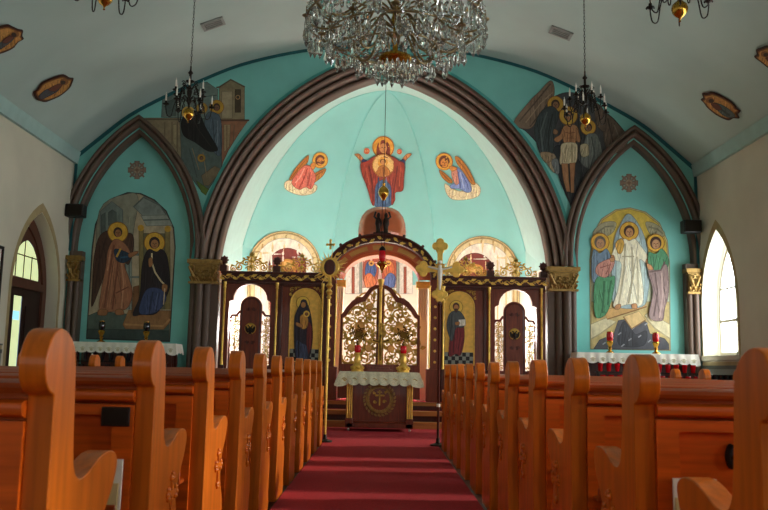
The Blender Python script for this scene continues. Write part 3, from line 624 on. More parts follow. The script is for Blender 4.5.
A1.part('painted_figure', head(318, 190, 32, '6a3416', 'd98a3a', 'e0a63c', 50, 'a8641f') + [('d9705c', 's', [(215, 225), (250, 225), (270, 250), (290, 300), (262, 372), (225, 362), (180, 376), (132, 332), (168, 268)]), ('b04438', 'l', [(235, 240), (210, 310), (180, 370)], 8), ('b04438', 'l', [(255, 265), (240, 355)], 7), ('eea590', 'l', [(215, 240), (185, 300), (155, 335)], 7), ('d98a3a', 's', [(255, 215), (285, 205), (290, 225), (270, 250)])])
A2 = Painting('apse_painting', 'winged figure in blue on a cloud, painted right on the apse vault', 'painting', AS, (430, 140, 7.286), anchor=(230, 430), step=3)
A2.part('painted_cloud', [('e8d9ae', 's', [(108, 318), (150, 342), (200, 368), (260, 368), (320, 308), (368, 345), (356, 405), (270, 432), (170, 432), (122, 390)]), ('c9b283', 'r', 165, 385, 26, 4), ('c9b283', 'r', 240, 395, 26, 4), ('c9b283', 'r', 320, 360, 26, 4)])
A2.part('painted_wing', [('b8762a', 's', [(185, 118), (222, 130), (272, 190), (312, 262), (332, 320), (300, 312), (250, 235), (200, 172)]), ('8a5018', 'l', [(205, 140), (260, 210), (310, 300)], 8)])
A2.part('painted_wing', [('b8762a', 's', [(68, 218), (120, 250), (164, 300), (140, 312), (90, 272)]), ('8a5018', 'l', [(85, 238), (145, 300)], 7)])
A2.part('painted_figure', head(104, 155, 42, '6a3416', 'd98a3a', 'e0a63c', 62, 'a8641f') + [('7f92c8', 's', [(200, 200), (246, 236), (292, 310), (306, 366), (268, 380), (215, 352), (160, 352), (148, 330), (200, 290)]), ('4a5c9c', 'l', [(235, 240), (275, 320), (285, 370)], 9), ('4a5c9c', 'l', [(205, 230), (225, 345)], 8), ('b4c0e0', 'l', [(222, 230), (250, 350)], 7), ('cc8a74', 's', [(158, 228), (196, 212), (216, 300), (190, 322), (164, 280)]), ('d98a3a', 's', [(140, 190), (175, 190), (200, 205), (160, 225)])])
# lunettes and band of painting on the lower apse wall
for s, cx, cy, lab in ((-1, 284, 268, 'left'), (1, 483, 273, 'right')):
    Q = Painting('apse_lunette', 'cream painted arch with a dark red centre behind the screen\'s %s wing' % lab, 'painting', AS, (cx, cy, 1), anchor=(0, 60), step=3)
    ar = lambda r, h=90: [(r * math.cos(PI * i / 16), -r * math.sin(PI * i / 16)) for i in range(17)] + [(-r, h), (r, h)]
    Q.part('painted_border', [('dcc48c', 'p', ar(37)), ('b89a5c', 'p', ar(35.5)), ('e0cc98', 'p', ar(34.5))])
    Q.part('painted_field', [('f0e8d6', 'p', ar(30))])
    z = 3 if s < 0 else -8
    Q.part('painted_arch', [('7a2f24', 'p', [(x + z, y - 1) for x, y in ar(19, 60)]), ('c98a3a', 'p', [(x + z, y + 3) for x, y in ar(12, 40)]), ('e0b060', 'c', z, -2, 5), ('8a4a2c', 's', [(z - 6, 4), (z, 0), (z + 6, 4), (z + 7, 40), (z - 7, 40)])])
Q = Painting('apse_painting', 'pair of red and blue winged figures seen through the screen\'s middle arch', 'painting', AS, (310, 195, 4.857), anchor=(335, 520), step=3)
Q.part('painted_field', [('f2eadb', 'p', [(170, 290), (500, 290), (500, 480), (170, 480)]), ('d9b0a0', 'p', [(245, 300), (425, 300), (425, 450), (245, 450)])])
for nm, k, c1, c2 in (('l', 0, '4a5f94', 'd97a4c'), ('r', 1, 'c8683c', '58689a')):
    mx = (lambda x: x) if k == 0 else (lambda x: 678 - x)
    Q.part('painted_figure', [('b0543c', 's', [(mx(x), y) for x, y in ((262, 305), (290, 315), (328, 305), (334, 340), (320, 440), (275, 440), (256, 400))]), (c1, 's', [(mx(x), y) for x, y in ((275, 330), (300, 325), (322, 360), (310, 400), (282, 420), (266, 380))]), (c2, 's', [(mx(x), y) for x, y in ((262, 400), (290, 380), (320, 420), (300, 450), (268, 446))]), ('e0a850', 'c', mx(296), 332, 14), ('6a3420', 'c', mx(296), 332, 7)])
for x in (205, 243, 430, 465):
    Q.part('painted_stripe', [('a3543c' if x in (205, 465) else '9a9a8c', 'p', [(x - 6, 310 + (40 if x in (205, 465) else 0)), (x + 6, 310 + (40 if x in (205, 465) else 0)), (x + 6, 480), (x - 6, 480)])])

# --- ceiling medallions
CS = on_bvh(ceil_bvh)
def medallion(lab, org, outl, figs, grp=None):
    cx = sum(p[0] for p in outl) / len(outl); cy = sum(p[1] for p in outl) / len(outl)
    Q = Painting('ceiling_medallion', lab, 'painting', CS, org, anchor=(cx, cy), step=4)
    Q.part('border', [('3f2216', 's', outl)])
    Q.part('painted_field', [('8a4f22', 's', [(cx + (x - cx) * .9, cy + (y - cy) * .87) for x, y in outl]), ('c08a46', 's', [(cx + (x - cx) * .84, cy + (y - cy) * .8) for x, y in outl])])
    Q.part('painted_figure', figs)
medallion('brown oval ceiling medallion nearest the left wall cove', (0, 0, 3), [(98, 274), (108, 266), (122, 246), (150, 232), (180, 222), (192, 222), (206, 230), (218, 232), (214, 246), (206, 262), (180, 284), (150, 298), (132, 303), (112, 298), (104, 292)],
    [('8a5a2c', 'c', 188, 240, 13, 10), ('3c2a20', 'c', 184, 242, 8, 6), ('4a4c50', 's', [(112, 284), (130, 266), (165, 252), (178, 252), (168, 268), (140, 284), (122, 292)]), ('6a3a28', 's', [(140, 262), (170, 246), (182, 250), (160, 268)])])
medallion('brown oval ceiling medallion cut by the left edge of the view', (0, 0, 3), [(-50, 120), (-45, 104), (-25, 80), (0, 74), (20, 70), (34, 76), (52, 84), (66, 88), (64, 104), (68, 114), (52, 124), (36, 142), (5, 156), (-20, 160), (-38, 150)],
    [('8a5a2c', 'c', 40, 96, 12, 10), ('3c2a20', 'c', 36, 98, 8, 7), ('4a4c50', 's', [(-25, 138), (0, 118), (25, 104), (36, 108), (20, 124), (-8, 142)]), ('6a3a28', 's', [(0, 116), (22, 100), (34, 106), (14, 122)])])
medallion('brown oval ceiling medallion above the right window', (568, 0, 3), [(401, 296), (408, 290), (405, 278), (420, 276), (436, 273), (470, 288), (500, 308), (510, 324), (520, 330), (512, 340), (516, 352), (498, 352), (482, 358), (450, 344), (422, 322), (410, 306)],
    [('8a5a2c', 'c', 430, 296, 12, 9), ('3c2a20', 'c', 434, 298, 8, 6), ('55605c', 's', [(440, 304), (470, 312), (500, 334), (504, 346), (480, 346), (455, 328)]), ('3a4440', 'l', [(450, 312), (490, 342)], 6), ('6a3a28', 's', [(434, 306), (452, 306), (466, 322), (450, 324)])])
medallion('brown oval ceiling medallion cut by the right edge of the view', (568, 0, 3), [(562, 168), (569, 160), (568, 146), (586, 138), (602, 134), (640, 142), (670, 160), (684, 176), (692, 184), (684, 196), (688, 208), (668, 212), (640, 214), (606, 202), (582, 184)],
    [('8a5a2c', 'c', 596, 156, 12, 9), ('3c2a20', 'c', 600, 158, 8, 6), ('55605c', 's', [(606, 164), (640, 172), (668, 194), (672, 206), (640, 204), (618, 186)]), ('6a3a28', 's', [(600, 166), (618, 166), (634, 182), (614, 184)])])
# ------------------------------------------------------------------ carpet
b = MB().box(-.755, .755, Y0 + .5, 11.6, 0, .012); b.box(-5.0, 5.0, 11.6, 14.1, 0, .012)
o = b.build('aisle_carpet', 'carpet', None, bevel=.003); tag(o, 'deep red carpet running down the aisle to the altar table', 'carpet')

# ------------------------------------------------------------------ pews
PROF = [(.06, 0), (.06, .4), (.058, .8), (.056, .9), (.054, .93), (.03, .938), (.008, .955), (-.006, .98), (-.008, 1.015), (.004, 1.047), (.032, 1.078), (.075, 1.09), (.115, 1.08), (.146, 1.052), (.16, 1.01), (.166, .95), (.174, .87), (.184, .79), (.198, .742), (.22, .718), (.25, .712), (.29, .72), (.34, .742), (.39, .758), (.44, .76), (.475, .75), (.495, .728), (.49, .695), (.465, .648), (.425, .6), (.395, .55), (.385, .5), (.395, .45), (.42, .405), (.445, .36), (.452, .31), (.445, .24), (.432, .14), (.43, 0)]
PROF = smooth_pts([(u + (0 if u < .1 else .02 * min(1, (u - .1) / .06)) + max(0, u - .2) * .16, z) for u, z in PROF], 2)
def make_pew(L, zs, name='church_pew'):
    """local x runs from the aisle end (0) to the wall end (L); y forward"""
    root = thing(name, '', 'pew')
    T = .064
    for k, x in enumerate((0, L - T)):
        b = MB().prism([(u, z * zs) for u, z in PROF], 'yz', x, x + T); e = b.build('pew_end', 'pewv', root, bevel=.003)
        if k == 0:
            b = MB(); cx, cz = .35, .53
            for a, l in ((0, .05), (90, .055), (180, .05), (270, .085)):
                c, s = math.cos(R_(a)), math.sin(R_(a))
                b.prism([(cx - s * .011, cz + c * .011), (cx + c * l - s * .011, cz + s * l + c * .011), (cx + c * l + s * .011, cz + s * l - c * .011), (cx + s * .011, cz - c * .011)], 'yz', -.008, .002)
                for q in (-1, 0, 1):
                    b.ball((-.002, cx + c * (l + (.012 if q == 0 else 0)) - s * .016 * q, cz + s * (l + (.012 if q == 0 else 0)) + c * .016 * q), .0125, 6)
            b.build('carved_cross', 'pewv', e)
    x0, x1 = T, L - T
    b = MB().box(x0, x1, .085, .105, .1, .93); b.build('back_panel', 'pewh', root)
    bk = MB().prism([(.035, .925), (.13, .925), (.135, .935), (.13, .948), (.1, .956), (.06, .956), (.035, .948), (.03, .937)], 'yz', x0, x1); bk.build('cap_rail', 'pewd', root)
    mo = MB().prism([(.085, .865), (.045, .868), (.03, .876), (.026, .89), (.03, .902), (.045, .908), (.085, .91)], 'yz', x0, x1); mo.build('back_moulding', 'pewh', root)
    fr = MB().box(x0, x1, .044, .088, .825, .86); fr.box(x0, x1, .044, .088, .1, .24)
    n = 4
    for i in range(n + 1):
        c = x0 + .035 + (x1 - x0 - .07) * i / n; fr.box(c - .035, c + .035, .044, .088, .24, .825)
    fr.build('back_frame', 'pewh', root)
    st = MB().prism([(.1, .41), (.1, .45), (.37, .445), (.405, .44), (.415, .425), (.405, .41)], 'yz', x0, x1); st.build('seat', 'pewh', root)
    rk = MB().box(x0 + .02, x1 - .02, -.03, .062, .49, .505); rk.box(x0 + .02, x1 - .02, -.035, -.025, .49, .545)
    rk.build('book_rack', 'pewd', root, bevel=.004)
    return root
LP = [1.92 + .872 * i for i in range(11)]
RP = [1.69 + .865 * i for i in range(11)]
ORD = ['nearest', 'second', 'third', 'fourth', 'fifth', 'sixth', 'seventh', 'eighth', 'ninth', 'tenth', 'eleventh and front-most']
XL, XR = -.765, .785
pl = make_pew(2.345, .989); pr = make_pew(2.6, .972)
for i in range(11):
    for s in (-1, 1):
        src = pl if s < 0 else pr
        o = src if i == 0 else copy_tree(src)
        if s < 0: o.location = (XL, LP[i], 0); o.scale = (-1, 1, 1)
        else: o.location = (XR, RP[i], 0)
        side = 'left' if s < 0 else 'right'
        o['label'] = 'varnished oak pew %s of the aisle, %s row %s' % (side, ORD[i], 'from the camera' if i else 'to the camera')
        o['group'] = 'pews %s of the aisle' % side
# things on the backs of the near pews
o = thing('card_holder', 'dark rectangular plate on the back of the second pew left of the aisle', 'card holder', (-.888, LP[1] + .0435, .82))
MB().box(-.048, .048, -.008, .0, -.032, .032).build('plate', 'plate', o, bevel=.003)
MB().box(-.04, .04, -.0095, -.007, -.024, .024).build('inset', 'darkmetal', o, smooth=False)
o = thing('hat_hook', 'dark oval clip on the back of the second pew right of the aisle', 'hat clip', (1.09, RP[1] + .084, .75))
b = MB().lathe([(.001, -.025), (.012, -.024), (.017, -.015), (.018, 0), (.001, .004)], (0, 0, 0), 16, axis='y')
for i, v in enumerate(b.v): b.v[i] = Vector((v.x, v.y - .002, v.z * 2.2))
b.build('clip', 'black', o)
MB().ball((0, -.028, .0), .008, 8).build('stud', 'darkmetal', o)
def book(x, y, w, h, m, label, tilt=.06):
    o = thing('booklet', label, 'booklet', (x, y, .507)); o.rotation_euler.x = -tilt
    MB().box(-w / 2, w / 2, -.012, -.009, 0, h).build('cover', m, o); MB().box(-w / 2 + .003, w / 2 - .003, -.009, -.003, .002, h - .004).build('pages', 'paper', o)
    MB().box(-w / 2, w / 2, -.003, 0, 0, h).build('cover', m, o)
book(-.895, LP[1] + .03, .09, .175, 'paper', 'tall white booklet behind the arm of the nearest pew left of the aisle', .02)
book(-.915, LP[1] + .012, .12, .1, 'paper2', 'yellowed booklet in front of the white one on the left pew back', .02)
book(.955, RP[1] + .03, .13, .18, 'paper', 'white booklet in the rack of the second pew right of the aisle', .02)
book(.955, RP[1] + .012, .13, .125, 'paper2', 'yellowed booklet in front of the white one on the right pew back', .02)

# ------------------------------------------------------------------ ornament
def spiral(cx, cz, r, turns, a0, sgn, n=22):
    return [(cx + r * (1 - .82 * i / n) * math.cos(a0 + sgn * turns * 2 * PI * i / n), cz + r * (1 - .82 * i / n) * math.sin(a0 + sgn * turns * 2 * PI * i / n)) for i in range(n + 1)]
def scroll(b, y, cx, cz, r, turns, a0, sgn, th, mi=0, n=5):
    p = spiral(cx, cz, r, turns, a0, sgn); b.tube([(x, y, z) for x, z in p], [th * (1.1 - .5 * i / len(p)) for i in range(len(p))], n, mi); b.ball((p[-1][0], y, p[-1][1]), th * 1.7, 6, mi)
def leafb(b, y, x, z, a, l, w, mi=0):
    c, s = math.cos(a), math.sin(a)
    pts = [(0, 0), (l * .35, w), (l * .7, w * .7), (l, 0), (l * .7, -w * .7), (l * .35, -w)]
    b.prism([(x + c * p - s * q, z + s * p + c * q) for p, q in pts], 'xz', y - .008, y + .008, mi)
def inside(p, lp):
    c = False
    for i in range(len(lp)):
        (x1, y1), (x2, y2) = lp[i], lp[i - 1]
        if (y1 > p[1]) != (y2 > p[1]) and p[0] < (x2 - x1) * (p[1] - y1) / (y2 - y1) + x1: c = not c
    return c
def filigree(b, y, poly, size, th, seed):
    rnd = random.Random(seed); xs = [p[0] for p in poly]; zs = [p[1] for p in poly]
    k = 0; z = min(zs) + size * .55
    while z < max(zs):
        x = min(xs) + size * .55 + (size * .45 if k % 2 else 0)
        while x < max(xs):
            if inside((x, z), poly):
                a = rnd.uniform(0, 6.28); sg = rnd.choice((-1, 1))
                scroll(b, y + rnd.uniform(-.006, .006), x, z, size * rnd.uniform(.5, .62), 1.35, a, sg, th)
                for q in range(3): leafb(b, y, x + size * .5 * math.cos(a + q * 2.1), z + size * .5 * math.sin(a + q * 2.1), a + q * 2.1 + 1, size * .42, size * .13)
                if rnd.random() < .3: b.ball((x, y - .01, z), size * .17, 6)
            x += size * .95
        z += size * .85; k += 1

# ------------------------------------------------------------------ icon screen
YI = 15.1
IC = thing('icon_screen', 'dark carved wooden icon screen with gilt crests filling the big arch', 'icon screen', (0, YI, CH))
def part(b, name, m, parent=None, label=None, **k):
    o = b.build(name, m, parent or IC, True, **k)
    if label: o['label'] = label
    return o
for s in (-1, 1):
    X = lambda a, c: (min(s * a, s * c), max(s * a, s * c))
    # wing wall: board with door opening
    def m(x): return s * x
    door_arch = [(m(2.05), CH), (m(2.05), 2.15), (m(2.11), 2.18)] + [(m(2.42 - .31 * math.cos(PI * i / 12)), 2.18 + .29 * math.sin(PI * i / 12)) for i in range(1, 12)] + [(m(2.73), 2.18), (m(2.79), 2.15), (m(2.79), CH)]
    outl = [(m(1.0), CH), (m(2.04), CH)] + [(m(2.04), 2.13)] + door_arch[1:-1] + [(m(2.80), 2.13), (m(2.80), CH), (m(2.96), CH), (m(2.96), 2.53), (m(1.0), 2.53)]
    b = MB().prism(outl, 'xz', YI, YI + .12); part(b, 'wing_panel', 'mahog')
    b = MB().box(*X(1.14, 1.82), YI - .03, YI, .5, .98); b.box(*X(1.2, 1.76), YI - .04, YI, .56, .92); part(b, 'lower_panel', 'mahogd', bevel=.012)
    b = MB()
    for a, c, z0, z1 in ((1.08, 1.13, 1.0, 2.5), (1.83, 1.88, 1.0, 2.5), (1.08, 1.88, .99, 1.05), (1.08, 1.88, 2.44, 2.5)): b.box(*X(a, c), YI - .035, YI, z0, z1)
    part(b, 'icon_surround', 'mahogd', bevel=.01)
    b = MB()
    for q in (-1, 1):
        cx = s * (1.4 + .26 * q)
        for (dx, dz, r) in ((0, 0, .045), (-.07 * q, .03, .035), (.02 * q, -.09, .03), (-.12 * q, .05, .025)): scroll(b, YI - .008, cx + s * dx, 2.38 + dz, r, 1.2, 1 + dx * 9, q, .008)
    part(b, 'gilt_spray', 'olivegold')
    # cornice
    b = MB().box(*X(.98, 2.95), YI - .1, YI + .16, 2.53, 2.66); b.box(*X(.96, 2.95), YI - .14, YI + .18, 2.64, 2.69); b.box(*X(.98, 2.95), YI - .06, YI + .14, 2.47, 2.53); c = part(b, 'cornice', 'mahogd', bevel=.01)
    b = MB(); n = 17
    for i in range(n):
        x = s * (1.05 + 1.88 * i / (n - 1)); leafb(b, YI - .105, x - .05, 2.59 + (.012 if i % 2 else -.012), .35 if i % 2 else -.35, .11, .028); b.ball((x + .055, YI - .105, 2.585), .014, 6)
    b.tube([(s * (1.0 + 1.96 * i / 60), YI - .105, 2.585 + .028 * math.sin(i * 1.2)) for i in range(61)], .008, 5)
    b.build('leaf_band', 'gold', c, False).location = (0, -YI + YI, 0)
    for v in c.children: v.location = (-IC.location.x, -IC.location.y, -IC.location.z)
    # slender gilt columns
    for x in (1.1, 1.93, 2.88):
        b = MB().lathe([(.03, 1.0), (.026, 1.05), (.02, 1.1), (.02, 2.38), (.03, 2.4), (.024, 2.42), (.034, 2.5)], (s * x, YI - .05, 0), 12); part(b, 'slender_column', 'gold')
        b = MB().box(*X(x - .045, x + .045), YI - .1, YI, CH, 1.0); part(b, 'column_pedestal', 'mahogd', bevel=.01)
    # crests and posts
    for cx, w in ((2.42, .40), (1.5, .36)):
        b = MB(); x0 = s * cx; y = YI
        for q in (-1, 1):
            f = lambda d: x0 + q * d
            scroll(b, y, f(.1), 2.86, .075, 1.4, PI * (1 if q > 0 else 0), -q, .013)
            scroll(b, y, f(.22), 2.78, .085, 1.5, PI * .8 if q > 0 else PI * .2, -q, .013)
            scroll(b, y, f(.34), 2.75, .055, 1.3, PI * .7 if q > 0 else PI * .3, -q, .011)
            scroll(b, y, f(.06), 2.75, .05, 1.2, 0 if q > 0 else PI, q, .011)
            b.tube([(f(w), y, 2.69), (f(w - .03), y, 2.73), (f(w - .1), y, 2.71), (f(w - .16), y, 2.80), (f(.16), y, 2.9), (f(.07), y, 2.93), (f(.02), y, 2.99)], .011, 5)
            for dx, dz, a in ((.05, 2.95, .5), (.12, 2.93, .3), (.24, 2.87, .2), (.33, 2.81, 0)): leafb(b, y, f(dx), dz, a if q > 0 else PI - a, .06, .018)
        leafb(b, y, x0, 2.96, PI / 2, .11, .03); leafb(b, y, x0, 2.98, PI / 2 + .7, .07, .02); leafb(b, y, x0, 2.98, PI / 2 - .7, .07, .02)
        b.ball((x0, y, 2.9), .032, 8); b.ball((x0, y, 2.8), .04, 8); b.tube([(x0, y, 2.69), (x0, y, 2.98)], .014, 6)
        part(b, 'crest', 'gold')
    for x in (1.95, 2.92):
        b = MB().box(*X(x - .065, x + .065), YI - .09, YI + .09, 2.69, 2.8); b.lathe([(.05, 2.8), (.03, 2.815), (.028, 2.83), (.045, 2.84)], (s * x, YI, 0), 10)
        p = part(b, 'cornice_post', 'mahogd')
        b = MB().lathe([(.001, -.03), (.05, -.028), (.068, -.012), (.068, .012), (.05, .028), (.001, .03)], (s * x, YI - .02, 2.9), 16, axis='y')
        for i in range(8): b.ball((s * x + .07 * math.cos(i * PI / 4), YI - .02, 2.9 + .07 * math.sin(i * PI / 4)), .016, 6)
        f = b.build('round_finial', 'mahogd', p, False); f.location = (-IC.location.x, -IC.location.y, -IC.location.z)
    # deacon door: arched panel with emblem between two filigree strips
    cx = s * 2.40
    dp = [(cx - .2, CH + .03)] + [(cx - .2 * math.cos(PI * i / 14), 2.05 + .2 * math.sin(PI * i / 14)) for i in range(15)] + [(cx + .2, CH + .03)]
    b = MB().prism(dp, 'xz', YI + .03, YI + .08)
    b.box(cx - .385, cx - .36, YI + .03, YI + .08, CH + .03, 1.82); b.box(cx + .36, cx + .385, YI + .03, YI + .08, CH + .03, 1.82)
    for q in (-1, 1):
        b.tube([(cx + q * .2, YI + .055, 1.98), (cx + q * .26, YI + .055, 1.9), (cx + q * .34, YI + .055, 1.9), (cx + q * .38, YI + .055, 1.84)], .025, 6)
        b.box(min(cx + q * .2, cx + q * .37), max(cx + q * .2, cx + q * .37), YI + .03, YI + .08, CH + .03, 1.0)
    d = part(b, 'deacon_door', 'mahog', bevel=.008)
    up = lambda o: setattr(o, 'location', (-IC.location.x, -IC.location.y, -IC.location.z))
    b = MB()
    rim = [(cx - .165, .9)] + [(cx - .165 * math.cos(PI * i / 14), 2.05 + .165 * math.sin(PI * i / 14)) for i in range(15)] + [(cx + .165, .9)]
    b.tube([(x, YI + .03, z) for x, z in rim], .01, 5, closed=True); up(b.build('raised_border', 'mahogd', d, False))
    b = MB().lathe([(.001, -.012), (.095, -.012), (.105, 0), (.001, .004)], (cx, YI + .028, 1.66), 20, axis='y')
    up(b.build('emblem_disc', 'olivegold', d, False))
    b = MB()
    for q in (-1, 1):
        b.prism(smooth_pts([(cx + q * .01, 1.6), (cx + q * .05, 1.585), (cx + q * .085, 1.63), (cx + q * .09, 1.7), (cx + q * .06, 1.69), (cx + q * .045, 1.66), (cx + q * .02, 1.68)], 3), 'xz', YI + .006, YI + .02)
        b.tube([(cx + q * .01, YI + .012, 1.66), (cx + q * .02, YI + .012, 1.7), (cx + q * .045, YI + .012, 1.715)], .011, 5)
    b.ball((cx, YI + .012, 1.64), .03, 8, sz=1.6); b.prism([(cx - .035, 1.56), (cx + .035, 1.56), (cx, 1.62)], 'xz', YI + .006, YI + .02)
    up(b.build('eagle_emblem', 'darkmetal', d, False))
    for q in (-1, 1):
        b = MB(); x0, x1 = cx + q * .21, cx + q * .36; lo, hi = min(x0, x1), max(x0, x1)
        filigree(b, YI + .055, [(lo, 1.0), (hi, 1.0), (hi, 1.88), (lo, 1.88)], .085, .009, 5 + q)
        b.tube([(x0 + q * .07, YI + .05, 1.0 + .03 * i) for i in range(30)], .008, 5)
        up(b.build('filigree', 'olivegold', d, False))
    b = MB()
    for q in (-1, 1): scroll(b, YI + .028, cx + q * .05, 1.4, .04, 1.2, 0 if q > 0 else PI, q, .008); scroll(b, YI + .028, cx + q * .05, 2.02, .04, 1.2, 0 if q > 0 else PI, -q, .008)
    up(b.build('gilt_spray', 'mahogd', d, False))
    # portal pier with rods and lit inner pilaster
    b = MB().box(*X(.86, 1.03), YI - .06, YI + .14, CH, 2.62); b.box(*X(.8, 1.04), YI - .09, YI + .14, CH, 1.0); part(b, 'portal_pier', 'mahog', bevel=.01)
    b = MB()
    for i in range(7): b.lathe([(.001, -.012), (.022, -.01), (.026, 0)], (s * .95, YI - .06, 1.12 + .2 * i), 10, axis='y')
    part(b, 'gilt_studs', 'gold')
    b = MB().lathe([(.018, 1.02), (.014, 1.06), (.014, 2.45), (.024, 2.5)], (s * .85, YI - .075, 0), 10); part(b, 'slender_column', 'gold')
    b = MB().box(*X(.7, .88), YI + .42, YI + .6, CH, 2.5, 0)
    for i in range(4): b.lathe([(.016, 1.9), (.016, 2.45)], (s * (.715 + .045 * i), YI + .41, 0), 8, 0)
    b.box(*X(.66, .92), YI + .36, YI + .62, 2.5, 2.62, 1); part(b, 'fluted_pilaster', ['cream', 'gold'])
# portal arch
def ell(a, c, n=24, x0=0, z0=2.6): return [(x0 + a * math.cos(PI * i / n), z0 + c * math.sin(PI * i / n)) for i in range(n + 1)]
b = MB(); rows = []
for a, c, y in ((.9, .66, -.1), (.9, .66, -.12), (.915, .68, -.16), (1.0, .77, -.16), (1.02, .80, -.2), (1.05, .83, -.2), (1.05, .83, .2)): rows.append([(x, YI + y, z) for x, z in ell(a, c)])
b.grid(rows)
for i in range(1, 24):
    x, z = ell(1.06, .84)[i]
    if i % 3 == 0: b.ball((x, YI - .1, z + .02), .03, 6)
arch = part(b, 'arched_cornice', 'mahogd')
for q in (-1, 1):
    b = MB().box(q * 1.0 - .09, q * 1.0 + .09, YI - .1, YI + .12, 2.69, 2.86); b.box(q * 1.0 - .11, q * 1.0 + .11, YI - .13, YI + .14, 2.85, 2.9); part(b, 'impost_block', 'copper', bevel=.01)
b = MB()
for i in range(21):
    t = PI * (i + .5) / 21; x, z = .958 * math.cos(t), 2.6 + .725 * math.sin(t); leafb(b, YI - .168, x, z, t + PI / 2 + (.5 if i % 2 else -.5), .1, .03); b.ball((x, YI - .168, z), .016, 6)
up(b.build('leaf_band', 'gold', arch, False))
b = MB(); rows = [[(x, YI + y, z) for x, z in ell(a, c)] for a, c, y in ((.9, .66, -.1), (.9, .66, -.04), (.76, .52, -.04), (.76, .52, .0), (.70, .46, .02), (.70, .46, .5))]
b.grid(rows); part(b, 'arch_soffit', 'copper')
b = MB()
for i in range(5):
    t0 = PI * (.06 + i * .18); 
    ro = [[(a * math.cos(t0 + .45 * k / 6), YI - .05, 2.6 + c * math.sin(t0 + .45 * k / 6)) for k in range(7)] for a, c in ((.87, .63), (.79, .55))]
    b.grid(ro)
part(b, 'gilded_inlay', 'copperg')
# royal doors
for s in (-1, 1):
    m = lambda x: s * x
    top = [(.03, 2.5), (.1, 2.5), (.2, 2.45), (.28, 2.34), (.33, 2.28), (.42, 2.27), (.52, 2.2), (.62, 2.08), (.69, 1.97), (.72, 1.95)]
    outl = [(m(.02), CH + .03)] + [(m(x), z) for x, z in top] + [(m(.74), CH + .03)]
    inn = [(m(.06), 1.06)] + [(m(x), z) for x, z in ((.06, 2.44), (.1, 2.43), (.16, 2.39), (.22, 2.3), (.28, 2.2), (.36, 2.18), (.46, 2.13), (.55, 2.04), (.63, 1.92), (.68, 1.89))] + [(m(.68), 1.06)]
    b = MB()
    v, f = fill_holes(outl, [inn], lambda a, z: (a, YI + .02, z)); b.add(v, f); v, f = fill_holes(outl, [inn], lambda a, z: (a, YI + .07, z)); b.add(v, f)
    for lp in (outl, inn): n = len(lp); b.add([(a, YI + .02, z) for a, z in lp] + [(a, YI + .07, z) for a, z in lp], [(i, (i + 1) % n, (i + 1) % n + n, i + n) for i in range(n)])
    d = part(b, 'royal_door', 'mahog')
    b = MB(); filigree(b, YI + .045, inn, .165, .0125, 31 + s); filigree(b, YI + .05, inn, .29, .017, 51 + s)
    b.tube([(x, YI + .045, z) for x, z in inn], .012, 5, closed=True); up(b.build('filigree', 'olivegold', d, False))
    for (x, z, r) in ((.36, 1.72, .1), (.2, 1.35, .07), (.52, 1.35, .07), (.2, 2.1, .06)):
        b = MB().lathe([(.001, -.012), (r * .8, -.012), (r, 0), (r * .8, .012), (.001, .012)], (m(x), YI + .035, z), 16, axis='y')
        up(b.build('medallion', 'copperg', d, False))
b = MB().box(-.045, .045, YI, YI + .09, CH + .03, 2.52); b.lathe([(.05, 1.0), (.03, 1.08), (.028, 2.42), (.04, 2.45), (.03, 2.47), (.06, 2.56), (.065, 2.6), (.02, 2.62)], (0, YI - .01, 0), 12, 1); part(b, 'door_post', ['mahog', 'gold'])
# red dome over the portal
b = MB().lathe([(.40, 3.36), (.43, 3.39), (.45, 3.45), (.455, 3.56), (.44, 3.7), (.4, 3.82), (.33, 3.92), (.24, 3.98), (.1, 4.01), (.001, 4.015)], (0, YI + .36, 0), 36)
b.lathe([(.5, 3.28), (.5, 3.34), (.42, 3.37)], (0, YI + .36, 0), 32); dm = part(b, 'dome', 'copper', label='polished red-brown dome over the portal arch')
b = MB()
for q in (-1, 1):
    b.lathe([(.05, 3.44), (.04, 3.5), (.045, 3.56), (.06, 3.62), (.05, 3.7), (.025, 3.74), (.035, 3.78), (.02, 3.82), (.002, 3.83)], (q * .07, YI - .1, 0), 10)
    b.tube([(q * .05, YI - .1, 3.66), (q * .15, YI - .1, 3.75), (q * .12, YI - .1, 3.84)], .02, 6)
b.box(-.16, .16, YI - .16, YI - .02, 3.4, 3.45); up(b.build('bronze_finial', 'plate', dm, False))

for c_ in IC.children:
    if c_.name.split('.')[0] in ('arched_cornice', 'arch_soffit', 'gilded_inlay', 'royal_door', 'door_post', 'dome', 'fluted_pilaster'): c_.location.x -= .045
# two icons hung on the screen
def icon(s, x, lab, figs, org):
    o = thing('icon', lab, 'icon', (s * x, YI - .012, 1.08))
    ap = lambda r0, h: [(-r0, 0)] + [(-r0 * math.cos(PI * i / 14), h + r0 * math.sin(PI * i / 14)) for i in range(15)] + [(r0, 0)]
    MB().prism(ap(.285, 1.05), 'xz', -.012, .012).build('board', 'icongold', o)
    b = MB(); b.tube([(p[0], -.012, p[1]) for p in ap(.275, 1.05)], .012, 6, closed=True); b.build('frame', 'gold', o)
    b = MB()
    for i in range(8):
        for j in range(3):
            if (i + j) % 2: b.box(-.26 + i * .065, -.26 + (i + 1) * .065, -.0145, -.012, .015 + j * .07, .015 + (j + 1) * .07)
    b.box(-.262, .262, -.0135, -.0125, .012, .23, 1); b.build('checker_floor', ['black', 'dado'], o, smooth=False)
    Q = Painting('tmp', '', '', on_plane(YI - .03), org); tmp = Q.root
    for nm, L in figs:
        p = Q.part(nm, L); me = p.data; off = tmp.location - Vector(o.location)
        for v in me.vertices: v.co += off
        p.parent = o
    bpy.data.objects.remove(tmp)
